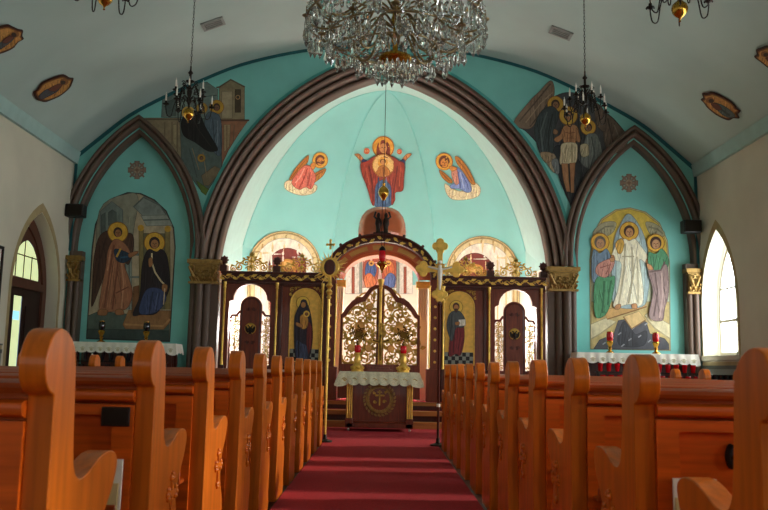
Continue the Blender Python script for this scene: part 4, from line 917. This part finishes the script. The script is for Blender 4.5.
icon(-1, 1.405, 'gold-ground icon of a dark-robed woman holding a child, on the left wing of the screen', [('painted_halo', [('e8c050', 'c', 332, 257, 26), ('8a6420', 'r', 332, 257, 25, 2)]),
    ('painted_figure', [('2a2430', 's', [(306, 470), (300, 330), (308, 290), (322, 262), (328, 246), (343, 246), (350, 262), (360, 292), (367, 340), (368, 400), (352, 470)]), ('6a2420', 's', [(352, 330), (367, 350), (368, 400), (352, 450), (346, 400)]), ('3c4660', 's', [(308, 400), (330, 410), (346, 420), (348, 468), (310, 468)]), ('141018', 'l', [(318, 300), (316, 460)], 4), ('b07a44', 'c', 334, 264, 9, 11), ('c08a3a', 's', [(322, 310), (340, 300), (352, 320), (346, 350), (328, 352)]), ('e8c050', 'c', 346, 298, 12), ('7a4a28', 'c', 346, 299, 7), ('b07a44', 's', [(308, 330), (330, 340), (328, 350), (308, 342)])])], (215, 235, 3.78))
icon(1, 1.385, 'gold-ground icon of a bearded figure with a white book on the screen\'s right wing', [('painted_halo', [('e8c050', 'c', 61, 272, 26), ('8a6420', 'r', 61, 272, 25, 2)]),
    ('painted_figure', [('7a2428', 's', [(40, 325), (84, 330), (92, 390), (78, 452), (60, 448), (34, 456), (38, 380)]), ('4a1418', 'l', [(55, 350), (50, 445)], 4), ('4a5050', 's', [(48, 288), (74, 288), (92, 312), (96, 336), (84, 350), (60, 352), (46, 400), (34, 380), (26, 345), (32, 306)]), ('2c3234', 'l', [(45, 300), (40, 380)], 4), ('4a2c1c', 'c', 61, 270, 13, 15), ('b07a44', 'c', 61, 273, 9, 10), ('4a2c1c', 's', [(54, 280), (68, 280), (61, 292)]), ('e0dccc', 'p', [(70, 320), (96, 318), (96, 342), (72, 344)]), ('a89878', 'l', [(83, 320), (83, 342)], 2), ('b07a44', 's', [(58, 330), (72, 328), (72, 338), (60, 340)])])], (440, 235, 3.775))

# ------------------------------------------------------------------ hanging sanctuary lamp
LX, LY = -.03, 14.6
o = thing('sanctuary_lamp', 'red glass sanctuary lamp in a gilt cup hanging before the icon screen', 'hanging lamp', (LX, LY, 2.78))
b = MB(); b.tube([(0, 0, 6.9 - 2.78), (0, 0, 1.62)], .006, 5); b.build('cord', 'darkmetal', o)
b = MB().lathe([(.002, 1.18), (.03, 1.2), (.05, 1.24), (.085, 1.28), (.1, 1.34), (.085, 1.4), (.05, 1.44), (.02, 1.46), (.03, 1.5), (.012, 1.52), (.012, 1.6), (.002, 1.62)], (0, 0, 0), 18); b.build('counterweight_ball', 'brightbrass', o)
b = MB()
for a in range(3):
    c, s_ = .03 * math.cos(a * 2.1), .03 * math.sin(a * 2.1); b.tube([(c, s_, .36), (c * 1.5, s_ * 1.5, .8), (c, s_, 1.2)], .006, 5)
b.build('chain', 'darkmetal', o)
b = MB().lathe([(.002, .37), (.02, .36), (.045, .34), (.06, .3), (.062, .285), (.05, .28)], (0, 0, 0), 14); b.build('lamp_cap', 'darkmetal', o)
b = MB().lathe([(.04, .09), (.055, .12), (.062, .2), (.055, .28)], (0, 0, 0), 16); b.build('red_glass', 'redlit', o)
b = MB().lathe([(.002, -.12), (.02, -.11), (.012, -.08), (.03, -.06), (.05, -.03), (.1, .03), (.105, .06), (.08, .08), (.05, .1)], (0, 0, 0), 18); b.build('lamp_cup', 'brightbrass', o)

# ------------------------------------------------------------------ altar table before the screen
def cloth(b, x0, x1, y0, y1, z, drop, n, flare=.03, mi=0):
    b.box(x0, x1, y0, y1, z, z + .012, mi)
    def skirt(p, q, nx, ny, n):
        r = [[], [], []]; N = n * 8
        for i in range(N + 1):
            t = i / N; x, y = p[0] + (q[0] - p[0]) * t, p[1] + (q[1] - p[1]) * t
            e = abs(t - .5) * 2; d = drop * (.82 + .18 * abs(math.sin(t * n * PI)) ** .6) * (1 + .25 * e ** 8); w = .012 * math.sin(t * n * 2 * PI)
            fx = (t - .5) * 2 * flare * e ** 6
            ox, oy = (fx, 0) if nx == 0 else (0, 0 if ny else (-fx * 1 if nx < 0 else fx))
            r[0].append((x, y, z + .01)); r[1].append((x + ox * .6 + nx * (flare * .6 + w * .5), y + oy * .6 + ny * (flare * .6 + w * .5), z - d * .5)); r[2].append((x + ox + nx * (flare + w), y + oy + ny * (flare + w), z - d))
        b.grid(r, mi)
    skirt((x0, y0), (x1, y0), 0, -1, n); m = max(2, round(n * (y1 - y0) / (x1 - x0)))
    skirt((x0, y1), (x0, y0), -1, 0, m); skirt((x1, y0), (x1, y1), 1, 0, m)
def lace_rim(b, x0, x1, y, z, drop, n):
    for i in range(n):
        x = x0 + (x1 - x0) * (i + .5) / n
        b.lathe([(.001, -.003), (.028, -.003), (.028, 0), (.001, 0)], (x, y, z - drop * .68), 8, axis='y')
        b.tube([(x - .045, y, z - drop * .55), (x, y - .002, z - drop * .42), (x + .045, y, z - drop * .55)], .006, 4)
TX, TY = -.022, 13.55
o = thing('altar_table', 'dark carved wooden table with gilt fluted corners standing in the aisle before the icon screen', 'table', (TX, TY, .012))
b = MB().box(-.46, .46, -.25, .25, .1, .88); b.box(-.53, .53, -.3, .3, .05, .13); b.box(-.5, .5, -.28, .28, .13, .16); b.box(-.56, .56, -.34, .34, .88, .91); b.build('body', 'mahog', o, bevel=.012)
for q in (-1, 1):
    b = MB()
    b.box(q * .475 - .06, q * .475 + .06, -.3, -.2, .05, .2)
    for i in range(3): b.lathe([(.018, .2), (.016, .24), (.016, .84), (.02, .88)], (q * .475 + (i - 1) * .034, -.28, 0), 8, 1)
    b.build('fluted_corner', ['mahog', 'gold'], o, bevel=.004)
    for y in (-.26, .26): MB().ball((q * .48, y, .024), .022, 8).build('caster', 'wax', o)
b = MB()
N = 26
for i in range(N):
    a = 2 * PI * i / N
    for dr, da in ((.19, .5), (.225, -.5)): leafb(b, -.26, dr * math.cos(a), .5 + 1.05 * dr * math.sin(a), a + PI / 2 + da, .065, .02)
b.tube([(.207 * math.cos(2 * PI * i / 40), -.255, .5 + .215 * math.sin(2 * PI * i / 40)) for i in range(40)], .012, 6, closed=True); b.build('carved_wreath', 'capgold', o)
b = MB().box(-.012, .012, -.268, -.25, .4, .64); b.box(-.06, .06, -.268, -.25, .545, .572); b.box(-.035, .035, -.268, -.25, .6, .618)
for q in (-1, 1): scroll(b, -.258, q * .075, .46, .03, 1.2, 0, q, .008); scroll(b, -.258, q * .09, .6, .025, 1.2, 0, q, .007); b.ball((q * .06, -.258, .558), .018, 6)
b.build('carved_cross', 'olivegold', o)
o = MB(); cloth(o, -.64, .62, -.36, .36, .912, .2, 8, .075); lc = o.build('table_cloth', 'lace')
lc.location = (TX, TY, .012); tag(lc, 'cream lace cloth with scalloped hem over the altar table in the aisle', 'tablecloth')
b = MB(); lace_rim(b, -.64, .62, -.405, .91, .2, 8); b.build('lace_medallions', 'olivegold', lc)
TZ = .012 + .912 + .013
# standing cross
o = thing('standing_cross', 'gilt budded crucifix on a stepped wooden foot, middle of the altar table', 'cross', (TX, TY - .02, TZ))
b = MB().box(-.2, .2, -.1, .1, 0, .045); b.box(-.15, .15, -.08, .08, .045, .08); b.box(-.08, .08, -.05, .05, .08, .12); b.build('stepped_foot', 'mahog', o, bevel=.006)
b = MB().box(-.028, .028, -.015, .015, .12, .72); b.box(-.15, .15, -.015, .015, .46, .515)
for x, z in ((-.17, .487), (.17, .487), (0, .74)):
    for dx, dz in ((0, 0), (.03, 0), (-.03, 0), (0, .03), (0, -.03)): b.ball((x + dx, 0, z + dz), .026, 8)
b.build('cross', 'olivegold', o)
b = MB(); b.tube([(0, -.03, .6), (0, -.03, .5), (0, -.03, .4), (0, -.03, .3), (0, -.03, .18)], [.022, .03, .026, .02, .012], 8); b.tube([(-.13, -.025, .51), (-.06, -.03, .49), (0, -.03, .47), (.06, -.03, .49), (.13, -.025, .51)], [.01, .012, .014, .012, .01], 6); b.ball((0, -.035, .57), .028, 8); b.build('crucified_figure', 'brass', o)
for q in (-1, 1):
    o = thing('altar_candlestick', 'gilt candlestick with red glass and dark round filigree top, %s of the crucifix' % ('left' if q < 0 else 'right'), 'candlestick', (TX + q * .37, TY - .05, TZ), 'candlesticks on the altar table')
    b = MB().lathe([(.1, 0), (.1, .02), (.07, .05), (.09, .08), (.06, .12), (.045, .14), (.055, .2), (.04, .26), (.06, .3)], (0, 0, 0), 16)
    for i in range(6): b.ball((.085 * math.cos(i), .085 * math.sin(i), .06), .03, 6)
    b.build('gilt_base', 'gold', o)
    b = MB().lathe([(.045, .3), (.052, .33), (.052, .4), (.045, .42)], (0, 0, 0), 14); b.build('red_glass', 'redlit', o)
    b = MB(); b.lathe([(.02, .42), (.03, .45), (.015, .5)], (0, 0, 0), 10)
    for i in range(8):
        a = 2 * PI * i / 8; scroll(b, 0, .075 * math.cos(a), .6 + .075 * math.sin(a), .04, 1.2, a, 1 if i % 2 else -1, .009); leafb(b, 0, .1 * math.cos(a), .6 + .1 * math.sin(a), a, .06, .02)
    b.lathe([(.001, -.015), (.05, -.015), (.06, 0), (.05, .015), (.001, .015)], (0, 0, .6), 14, axis='y'); b.build('filigree_top', 'brass', o)

# ------------------------------------------------------------------ processional standards by the front pews
o = thing('processional_standard', 'gilt sunburst standard with oval medallion on a brass staff at the left front pew', 'processional standard', (-.735, 11.25, .012))
b = MB().lathe([(.1, 0), (.1, .02), (.03, .04), (.022, .1)], (0, 0, 0), 14); b.build('foot', 'darkmetal', o)
b = MB().lathe([(.018, .05), (.018, 1.9), (.035, 1.92), (.02, 1.95), (.045, 2.0), (.02, 2.04), (.05, 2.08), (.02, 2.12), (.02, 2.3)], (0, 0, 0), 12); b.build('staff', 'gold', o)
b = MB()
for i in range(22):
    a = 2 * PI * i / 22; l = .25 if i % 2 else .2
    b.prism([(.1 * math.cos(a - .13), 2.335 + .11 * math.sin(a - .13)), (l * math.cos(a), 2.335 + l * math.sin(a)), (.1 * math.cos(a + .13), 2.335 + .11 * math.sin(a + .13))], 'xz', -.008, .008)
b.lathe([(.001, -.02), (.12, -.02), (.135, 0), (.12, .02), (.001, .02)], (0, 0, 2.335), 20, axis='y'); b.build('sunburst', 'gold', o)
b = MB(); b.lathe([(.001, -.035), (.07, -.032), (.08, -.02), (.078, 0)], (0, 0, 2.335), 18, axis='y')
for i, v in enumerate(b.v): b.v[i] = Vector((v.x, v.y, 2.335 + (v.z - 2.335) * 1.35))
b.build('oval_medallion', 'mahogd', o)
b = MB().box(-.014, .014, -.01, .01, 2.58, 2.7); b.box(-.045, .045, -.01, .01, 2.635, 2.66)
for x, z in ((-.045, 2.648), (.045, 2.648), (0, 2.705)): b.ball((x, 0, z), .02, 6)
b.build('top_cross', 'gold', o)
o = thing('processional_cross', 'gilt budded processional cross on a dark staff at the right front pew', 'processional cross', (.75, 11.0, .012))
b = MB().lathe([(.1, 0), (.1, .02), (.03, .04), (.022, .1)], (0, 0, 0), 14); b.build('foot', 'darkmetal', o)
b = MB().lathe([(.017, .05), (.017, 1.82), (.03, 1.84), (.02, 1.88)], (0, 0, 0), 12); b.build('staff', 'mahogd', o)
MB().lathe([(.024, .5), (.024, .54)], (0, 0, 0), 12).build('staff_ring', 'wax', o)
b = MB().box(-.035, .035, -.014, .014, 1.88, 2.58); b.box(-.2, .2, -.014, .014, 2.27, 2.345)
for x, z in ((-.22, 2.31), (.22, 2.31), (0, 2.62), (0, 1.97)):
    for dx, dz in ((.055, 0), (-.055, 0), (0, .055), (0, -.055)): b.lathe([(.001, -.012), (.045, -.012), (.055, 0), (.045, .012), (.001, .012)], (x + dx, 0, z + dz), 14, axis='y')
    b.lathe([(.001, -.02), (.04, -.018), (.05, 0)], (x, 0, z), 12, axis='y')
for a in range(4):
    t = PI / 4 + a * PI / 2; b.prism([(.03 * math.cos(t - .6), 2.31 + .03 * math.sin(t - .6)), (.13 * math.cos(t), 2.31 + .13 * math.sin(t)), (.03 * math.cos(t + .6), 2.31 + .03 * math.sin(t + .6))], 'xz', -.006, .006)
b.build('budded_cross', 'gold', o)
b = MB(); b.tube([(0, -.03, 2.36), (0, -.032, 2.27), (0, -.03, 2.17), (0, -.028, 2.03)], [.02, .032, .024, .012], 8); b.tube([(-.16, -.02, 2.34), (-.07, -.028, 2.315), (0, -.03, 2.3), (.07, -.028, 2.315), (.16, -.02, 2.34)], [.01, .013, .016, .013, .01], 6); b.ball((0, -.035, 2.4), .027, 8); b.build('crucified_figure', 'wax', o)

# ------------------------------------------------------------------ side tables, lamps, votive racks
def side_table(s, x0, x1, lab):
    y0, y1, z = 14.36, 14.84, 1.33; cx = (x0 + x1) / 2
    o = thing('side_table', 'dark wooden side table under the %s wall painting' % lab, 'table', (cx, (y0 + y1) / 2, .28))
    MB().box(x0 + .06, x1 - .06, y0 + .02, y1, 1.24, 1.325).build('top', 'mahogd', o, True)
    for x in (x0 + .1, x1 - .1):
        for y in (y0 + .06, y1 - .06): MB().box(x - .035, x + .035, y - .035, y + .035, .28 if y < 14.6 else .42, 1.24).build('leg', 'mahogd', o, True)
    MB().box(x0 + .1, x1 - .1, y0 + .3, y0 + .33, .42, 1.24).build('back_panel', 'mahogd', o, True)
    b = MB(); cloth(b, x0, x1, y0, y1, z, .17, 12, .03); c = b.build('altar_cloth', 'white'); tag(c, 'white cloth with scalloped lace hem on the %s side table' % lab, 'tablecloth')
    b = MB(); lace_rim(b, x0, x1, y0 - .028, z, .17, 12); b.build('lace_hem', 'lace', c)
side_table(-1, -5.36, -3.55, 'left'); side_table(1, 3.36, 5.44, 'right')
def votive_lamp(p, glass, lab):
    o = thing('votive_lamp', lab, 'lamp', p)
    b = MB().lathe([(.075, 0), (.07, .015), (.03, .04), (.022, .07), (.04, .09), (.025, .11), (.05, .15), (.065, .19), (.055, .21)], (0, 0, 0), 16); b.build('gilt_foot', 'brightbrass', o)
    b = MB().lathe([(.045, .21), (.058, .25), (.06, .31), (.05, .36), (.045, .36)], (0, 0, 0), 16); b.build('glass_cup', glass, o)
    MB().lathe([(.046, .355), (.05, .36), (.05, .375), (.04, .375)], (0, 0, 0), 14).build('rim', 'brightbrass', o)
for x, l in ((101, 'left'), (146, 'right')):
    p = at_y(x, 340, 14.62); votive_lamp((p.x, 14.62, 1.343), 'smoke', 'dark glass lamp on gilt foot, %s one on the left side table' % l)
for x, l in ((610, 'left'), (656, 'right')):
    p = at_y(x, 352, 14.62); votive_lamp((p.x, 14.62, 1.343), 'red', 'red glass lamp on gilt foot, %s one on the right side table' % l)
def votive_rack(x0, x1, y, lab, tiers, mat_):
    o = thing('votive_rack', lab, 'candle rack', ((x0 + x1) / 2, y, .012))
    for k, (dy, z) in enumerate(tiers):
        MB().box(x0, x1, y + dy - .05, y + dy + .05, z - .02, z).build('shelf', 'darkmetal', o, True)
    for x in (x0 + .03, x1 - .03):
        MB().box(x - .02, x + .02, y - .08, y + .16, .012, tiers[0][1] - .02).build('leg', 'darkmetal', o, True)
        MB().box(x - .02, x + .02, y + .1, y + .14, tiers[0][1] - .02, tiers[-1][1] - .02).build('leg', 'darkmetal', o, True)
    return o
def cup_proto(glass):
    o = thing('votive_candle', '', 'votive candle')
    MB().lathe([(.03, 0), (.034, .02), (.045, .13), (.04, .135), (.036, .1)], (0, 0, 0), 12).build('glass_cup', glass, o)
    MB().lathe([(.03, .06), (.03, .1), (.001, .1)], (0, 0, 0), 8).build('wax', 'wax', o)
    return o
votive_rack(3.55, 5.25, 13.75, 'black two-tier rack of red candle cups before the right side table', [(0, .83), (.14, 1.02)], 'darkmetal')
votive_rack(-5.3, -3.55, 13.75, 'black two-tier rack of dark candle cups before the left side table', [(0, .83), (.14, 1.02)], 'darkmetal')
def cups(proto, n, x0, x1, y, z, lab, grp, first):
    for i in range(n):
        o = proto if (first and i == 0) else copy_tree(proto)
        o.location = (x0 + (x1 - x0) * i / (n - 1), y, z); o['label'] = lab; o['group'] = grp
cr = cup_proto('red'); cups(cr, 12, 3.63, 5.17, 13.75, .83, 'red glass candle cup on the lower tier of the right rack', 'red cups on the lower tier', True)
cups(cr, 12, 3.63, 5.17, 13.89, 1.02, 'red glass candle cup on the upper tier of the right rack', 'red cups on the upper tier', False)
cd = cup_proto('smoke'); cups(cd, 12, -5.22, -3.63, 13.75, .83, 'dark glass candle cup on the lower tier of the left rack', 'dark cups on the lower tier', True)
cups(cd, 12, -5.22, -3.63, 13.89, 1.02, 'dark glass candle cup on the upper tier of the left rack', 'dark cups on the upper tier', False)
for x, lab in ((-5.13, 'left-hand slim white candle among the dark cups of the left rack'), (-4.74, 'right-hand slim white candle among the dark cups of the left rack')):
    o = thing('taper_candle', lab, 'candle', (x, 13.69, .83)); MB().lathe([(.016, .0), (.016, .3), (.008, .305)], (0, 0, 0), 10).build('candle', 'wax', o); MB().tube([(0, 0, .3), (0, 0, .325)], .003, 4).build('wick', 'black', o)
# low rack along the right wall under the window
o = thing('votive_rack', 'low black candle rack under the right window', 'candle rack', (5.3, 13.1, 0))
for q in (-.28, .28): MB().box(5.3 + q - .02, 5.3 + q + .02, 13.05, 13.15, 0, .84).build('leg', 'darkmetal', o, True)
MB().box(4.98, 5.62, 12.98, 13.22, .84, .87).build('shelf', 'darkmetal', o, True); MB().box(5.0, 5.6, 13.2, 13.24, .87, .99).build('back_rail', 'darkmetal', o, True, bevel=.01)
cups(cd, 7, 5.04, 5.56, 13.08, .87, 'dark glass candle cup on the low rack under the right window', 'dark cups under the right window', False)

# ------------------------------------------------------------------ wall and ceiling fittings
for x, y, l in ((76, 211, 'left'), (691, 227, 'right')):
    p = at_y(x, y, 14.75); o = thing('loudspeaker', 'small black loudspeaker on the %s corner pilaster' % l, 'loudspeaker', p)
    MB().box(-.16, .16, -.11, .11, -.115, .115).build('cabinet', 'black', o, bevel=.015); MB().box(-.14, .14, -.114, -.108, -.095, .095).build('front_cloth', 'darkmetal', o); MB().box(-.03, .03, .11, .25, -.03, .03).build('bracket', 'black', o)
for x, y, a, l in ((213, 23.5, -1, 'left of the big chandelier'), (561, 32.5, 1, 'right of the big chandelier')):
    d = ray(x, y).normalized(); h = ceil_bvh.ray_cast(CAM, d); n = h[1] if h[1].z < 0 else -h[1]
    o = thing('air_vent', 'grey slatted air vent on the ceiling, ' + l, 'air vent', h[0])
    ty = Vector((0, 1, 0)); tx = ty.cross(n).normalized()
    rot = Matrix((tx, ty, n)).transposed().to_4x4(); 
    for (nm, mt) in (('frame', 'vent'), ('duct', 'ventdark'), ('slat', 'vent')):
        b = MB(); b.M = rot
        W, H = .19, .15
        if nm == 'frame':
            for bx in ((-W, W, -H, -H + .045), (-W, W, H - .045, H), (-W, -W + .045, -H, H), (W - .045, W, -H, H)): b.box(*bx, 0, .02)
        elif nm == 'duct': b.box(-W + .02, W - .02, -H + .02, H - .02, -.002, .004)
        else:
            for i in range(3): yy = -.06 + .06 * i; b.box(-W + .03, W - .03, yy - .012, yy + .012, .004, .015)
        b.build(nm, mt, o)
o = thing('picture_frame', 'dark framed picture hanging on the left wall at the edge of the view', 'picture', (-HW + .01, 12.05, 2.22))
b = MB()
for bx in ((-.32, .32, .42, .47), (-.32, .32, -.47, -.42), (-.32, -.27, -.47, .47), (.27, .32, -.47, .47)): b.box(0, .035, bx[0], bx[1], bx[2], bx[3])
b.build('frame', 'darkmetal', o, bevel=.006); MB().box(0, .012, -.28, .28, -.43, .43).build('mount', 'paper', o); MB().box(.012, .014, -.17, .17, -.3, .3).build('print', 'dado', o)

# ------------------------------------------------------------------ brass chandeliers
def ceil_z(x, y):
    h = ceil_bvh.ray_cast(Vector((x, y, 3)), Vector((0, 0, 1))); return h[0].z
def brass_chandelier(x, y, zb, lab):
    o = thing('brass_chandelier', lab, 'chandelier', (x, y, zb), 'brass candle chandeliers')
    H = ceil_z(x, y) - zb
    b = MB(); z = .62; k = 0
    while z < H - .05:
        c = []
        for i in range(10):
            t = 2 * PI * i / 10; u, v = .008 * math.cos(t), .022 * math.sin(t)
            c.append((u, 0, z + .02 + v) if k % 2 else (0, u, z + .02 + v))
        b.tube(c, .0028, 4, closed=True); z += .036; k += 1
    b.build('chain', 'darkmetal', o)
    MB().lathe([(.012, H - .05), (.04, H - .03), (.055, H)], (0, 0, 0), 14).build('ceiling_rose', 'brass', o)
    b = MB().lathe([(.004, .12), (.016, .135), (.012, .16), (.02, .18), (.03, .21), (.018, .25), (.026, .28), (.032, .32), (.016, .36), (.014, .42), (.05, .435), (.05, .445), (.014, .455), (.014, .52), (.03, .54), (.01, .57), (.008, .62)], (0, 0, 0), 14); b.build('stem', 'darkmetal', o)
    b = MB().lathe([(.003, -.04), (.01, -.035), (.005, -.02), (.014, -.005), (.035, .01), (.058, .04), (.064, .07), (.056, .1), (.03, .125), (.015, .14)], (0, 0, 0), 20); b.build('ball', 'brightbrass', o)
    for tier, (n, R, z0, zc, a0) in enumerate(((6, .25, .2, .145, .2), (6, .17, .34, .29, .72))):
        for i in range(n):
            a = a0 + 2 * PI * i / n; c, s_ = math.cos(a), math.sin(a)
            q = lambda r, z: (r * c, r * s_, z)
            b = MB(); b.tube(smooth_pts([q(.02, z0), q(R * .35, z0 + .05), q(R * .62, z0 - .03), q(R * .75, zc - .12), q(R * .93, zc - .11), q(R, zc - .03), q(R, zc)], 4, False), .0055, 5)
            b.lathe([(.006, 0), (.03, .012), (.034, .018), (.012, .02), (.014, .045), (.011, .05)], q(R, zc), 10)
            for da in range(5): b.ball((R * c + .03 * math.cos(da * 1.26), R * s_ + .03 * math.sin(da * 1.26), zc + .012), .008, 4)
            for rr, zz, rad in ((R * .5, z0 - .02, .03), (R * .45, z0 + .07, .024)): b.tube([q(rr + rad * (1 - .05 * k) * math.cos(k * .55), zz + rad * (1 - .05 * k) * math.sin(k * .55)) for k in range(14)], .005, 4)
            ar = b.build('arm', 'darkmetal', o)
            cd_ = MB().lathe([(.009, .05), (.009, .12), (.004, .13), (.003, .145), (.001, .155)], q(R, zc), 8).build('candle', 'wax', ar)
for px_, py_, Y, lab in ((188, 122, 9.0, 'brass candle chandelier hanging before the left spandrel painting'), (585.5, 127, 9.0, 'brass candle chandelier hanging before the right spandrel painting'),
                         (104, 9, 6.1, 'brass candle chandelier mostly above the top edge of the view, at left'), (680, 21, 6.1, 'brass candle chandelier mostly above the top edge of the view, at right')):
    p = at_y(px_, py_, Y); brass_chandelier(p.x, Y, p.z + .03, lab)

# ------------------------------------------------------------------ crystal chandelier
CY = 8.0
p = at_y(395, 64, CY); CX, CZ = p.x, p.z
o = thing('crystal_chandelier', 'large crystal chandelier with gilt arms hanging on the axis of the nave', 'chandelier', (CX, CY, CZ))
H = ceil_z(CX, CY) - CZ
b = MB().lathe([(.01, -.06), (.03, -.04), (.05, -.02), (.14, .02), (.17, .05), (.16, .075), (.07, .1), (.03, .12), (.025, .2), (.045, .24), (.03, .3), (.025, .4), (.05, .46), (.03, .54), (.025, .7), (.06, .8), (.03, .9), (.02, 1.2)], (0, 0, 0), 20); b.build('gilt_stem', 'brightbrass', o)
b = MB(); b.tube([(0, 0, 1.2), (0, 0, H)], .012, 6); b.lathe([(.03, H - .06), (.09, H)], (0, 0, 0), 14); b.build('chain', 'darkmetal', o)
tiers = ((.90, .42, 24), (.68, .26, 20), (.44, .15, 12), (.86, .66, 20))
for r, z, n in tiers:
    b = MB(); b.tube([(r * math.cos(2 * PI * i / 40), r * math.sin(2 * PI * i / 40), z) for i in range(40)], .010, 5, closed=True); b.build('ring', 'chgold', o)
arm = {}
for t, (r, z, n) in enumerate(tiers):
    for i in range(n // 2):
        b = MB(); b.tube(smooth_pts([(.03, 0, z + .12), (r * .3, 0, z + .2), (r * .6, 0, z - .02), (r * .85, 0, z - .06), (r, 0, z + .02), (r * 1.0, 0, z + .06)], 4, False), .012, 5)
        b.lathe([(.01, .05), (.045, .065), (.05, .075), (.015, .08), (.015, .12), (.012, .17)], (r, 0, z), 10)
        if t in arm: a_ = arm[t].copy(); COL.objects.link(a_)
        else: a_ = arm[t] = b.build('arm', 'chgold', o)
        a_.parent = o; a_.rotation_euler.z = 2 * PI * i / (n // 2) + t * .3
drop = MB().lathe([(.002, 0), (.005, -.008), (.012, -.02), (.02, -.05), (.024, -.085), (.016, -.115), (.002, -.13)], (0, 0, 0), 6).build('crystal_drop', 'crystal', o, smooth=False)
rnd = random.Random(3); spots = []
for r, z, n in tiers:
    m = int(n * 2.4)
    for i in range(m):
        a = 2 * PI * i / m + rnd.uniform(-.05, .05); spots.append((r * math.cos(a), r * math.sin(a), z - .01 - .03 * (i % 3), rnd.uniform(1.0, 1.7) * (.75 if r < .5 else 1)))
for i in range(26): a = 2 * PI * i / 26; spots.append((.22 * math.cos(a), .22 * math.sin(a), -.01 - .02 * (i % 2), rnd.uniform(.8, 1.2)))
for i in range(12): a = 2 * PI * i / 12; spots.append((.1 * math.cos(a), .1 * math.sin(a), -.0, 1.1))
spots.sort(key=lambda q: q[1])
for i, (x, y, z, sc) in enumerate(spots[:100]):
    d = drop if i == 0 else drop.copy()
    if i: COL.objects.link(d)
    d.parent = o; d.location = (x, y, z); d.scale = (sc, sc, sc); d.rotation_euler.z = rnd.uniform(0, 6)
b = MB()
def gem(b, x, y, z, s): b.lathe([(.001, s), (s, 0), (.001, -s)], (x, y, z), 5)
for x, y, z, sc in spots[100:]: b.lathe([(.002, 0), (.012 * sc, -.02 * sc), (.024 * sc, -.085 * sc), (.002, -.13 * sc)], (x, y, z), 5)
# swags of beads between tiers and round the arms
for t in range(3):
    (r0, z0, n0), (r1, z1, n1) = (tiers[3], tiers[0], tiers[1], tiers[2])[t], (tiers[0], tiers[1], tiers[2])[t]
    for i in range(n0):
        a = 2 * PI * i / n0
        for k in range(9):
            u = k / 8; rr = r0 + (r1 - r0) * u; zz = z0 + (z1 - z0) * u - .1 * math.sin(PI * u); gem(b, rr * math.cos(a + .1 * u), rr * math.sin(a + .1 * u), zz, .016)
for r, z, n in tiers:
    for i in range(n):
        a0, a1 = 2 * PI * i / n, 2 * PI * (i + 1) / n
        for k in range(7):
            u = k / 7; a = a0 + (a1 - a0) * u; gem(b, r * math.cos(a), r * math.sin(a), z + .1 - .1 * math.sin(PI * u), .015)
for i in range(230):
    a = rnd.uniform(0, 6.28); r = .3 + .57 * rnd.random() ** .7; z = .05 + .55 * (r / .9) + rnd.uniform(0, .35)
    b.lathe([(.002, 0), (.014, -.02), (.022, -.07), (.002, -.11)], (r * math.cos(a), r * math.sin(a), z), 5)
c = b.build('crystal_beads', 'crystal', o, smooth=False); c['kind'] = 'stuff'

# ------------------------------------------------------------------ light
w = bpy.data.worlds.new('sky'); SC.world = w; w.use_nodes = True
w.node_tree.nodes['Background'].inputs[0].default_value = (.6, .75, 1, 1); w.node_tree.nodes['Background'].inputs[1].default_value = .3
def lamp(kind, loc, energy, col=(1, .9, .75), size=.3, rot=None, **k):
    l = bpy.data.lights.new('lamp', kind); l.energy = energy; l.color = col
    if kind == 'AREA': l.size = size
    else: l.shadow_soft_size = size
    for a, v in k.items(): setattr(l, a, v)
    o = bpy.data.objects.new('lamp', l); COL.objects.link(o); o.location = loc
    if rot: o.rotation_euler = rot
    return o
# unseen lights added behind the arch and screen to brighten apse and portal soffit
for x in (-2.3, 2.3): lamp('POINT', (x, 16.7, 1.7), 135 if x < 0 else 105, (1, .97, .92), .25)
lamp('POINT', (0, 16.4, 1.9), 70, (1, .95, .86), .3)
lamp('AREA', (0, 15.6, 1.9), 30, (1, .96, .88), .9, (R_(92), 0, 0))
lamp('POINT', (-.05, 15.7, 2.0), 22, (1, .85, .65), .12)
lamp('POINT', (0, 15.9, 5.6), 12, (1, .95, .88), .3)

sn = bpy.data.lights.new('sun', 'SUN'); sn.energy = SUN; sn.angle = R_(4); sn.color = (1, .93, .8)
so = bpy.data.objects.new('sun', sn); COL.objects.link(so)
so.rotation_euler = Vector((-1, -.03, -math.tan(R_(19)))).to_track_quat('-Z', 'Y').to_euler()
# ------------------------------------------------------------------ camera
cam = bpy.data.cameras.new('camera'); co = bpy.data.objects.new('camera', cam); COL.objects.link(co)
cam.sensor_width = 36; cam.lens = F * 36 / 768; cam.clip_start = .05; cam.clip_end = 200
fw = Vector((0, math.cos(PITCH), math.sin(PITCH))); up0 = Vector((0, -math.sin(PITCH), math.cos(PITCH))); rt0 = Vector((1, 0, 0))
rt = rt0 * math.cos(ROLL) + up0 * math.sin(ROLL); up_ = up0 * math.cos(ROLL) - rt0 * math.sin(ROLL)
co.matrix_world = Matrix(((rt.x, up_.x, -fw.x, 0), (rt.y, up_.y, -fw.y, 0), (rt.z, up_.z, -fw.z, CAMZ), (0, 0, 0, 1)))
cam.dof.use_dof = True; cam.dof.focus_distance = 12.5; cam.dof.aperture_fstop = 8
SC.camera = co
SC.view_settings.view_transform = 'Standard'; SC.view_settings.look = 'None'; SC.view_settings.gamma = 1; SC.view_settings.exposure = .1
SC.view_settings.use_curve_mapping = False
SC.cycles.use_denoising = True
SC.cycles.max_bounces = 8; SC.cycles.diffuse_bounces = 4; SC.cycles.sample_clamp_indirect = 6
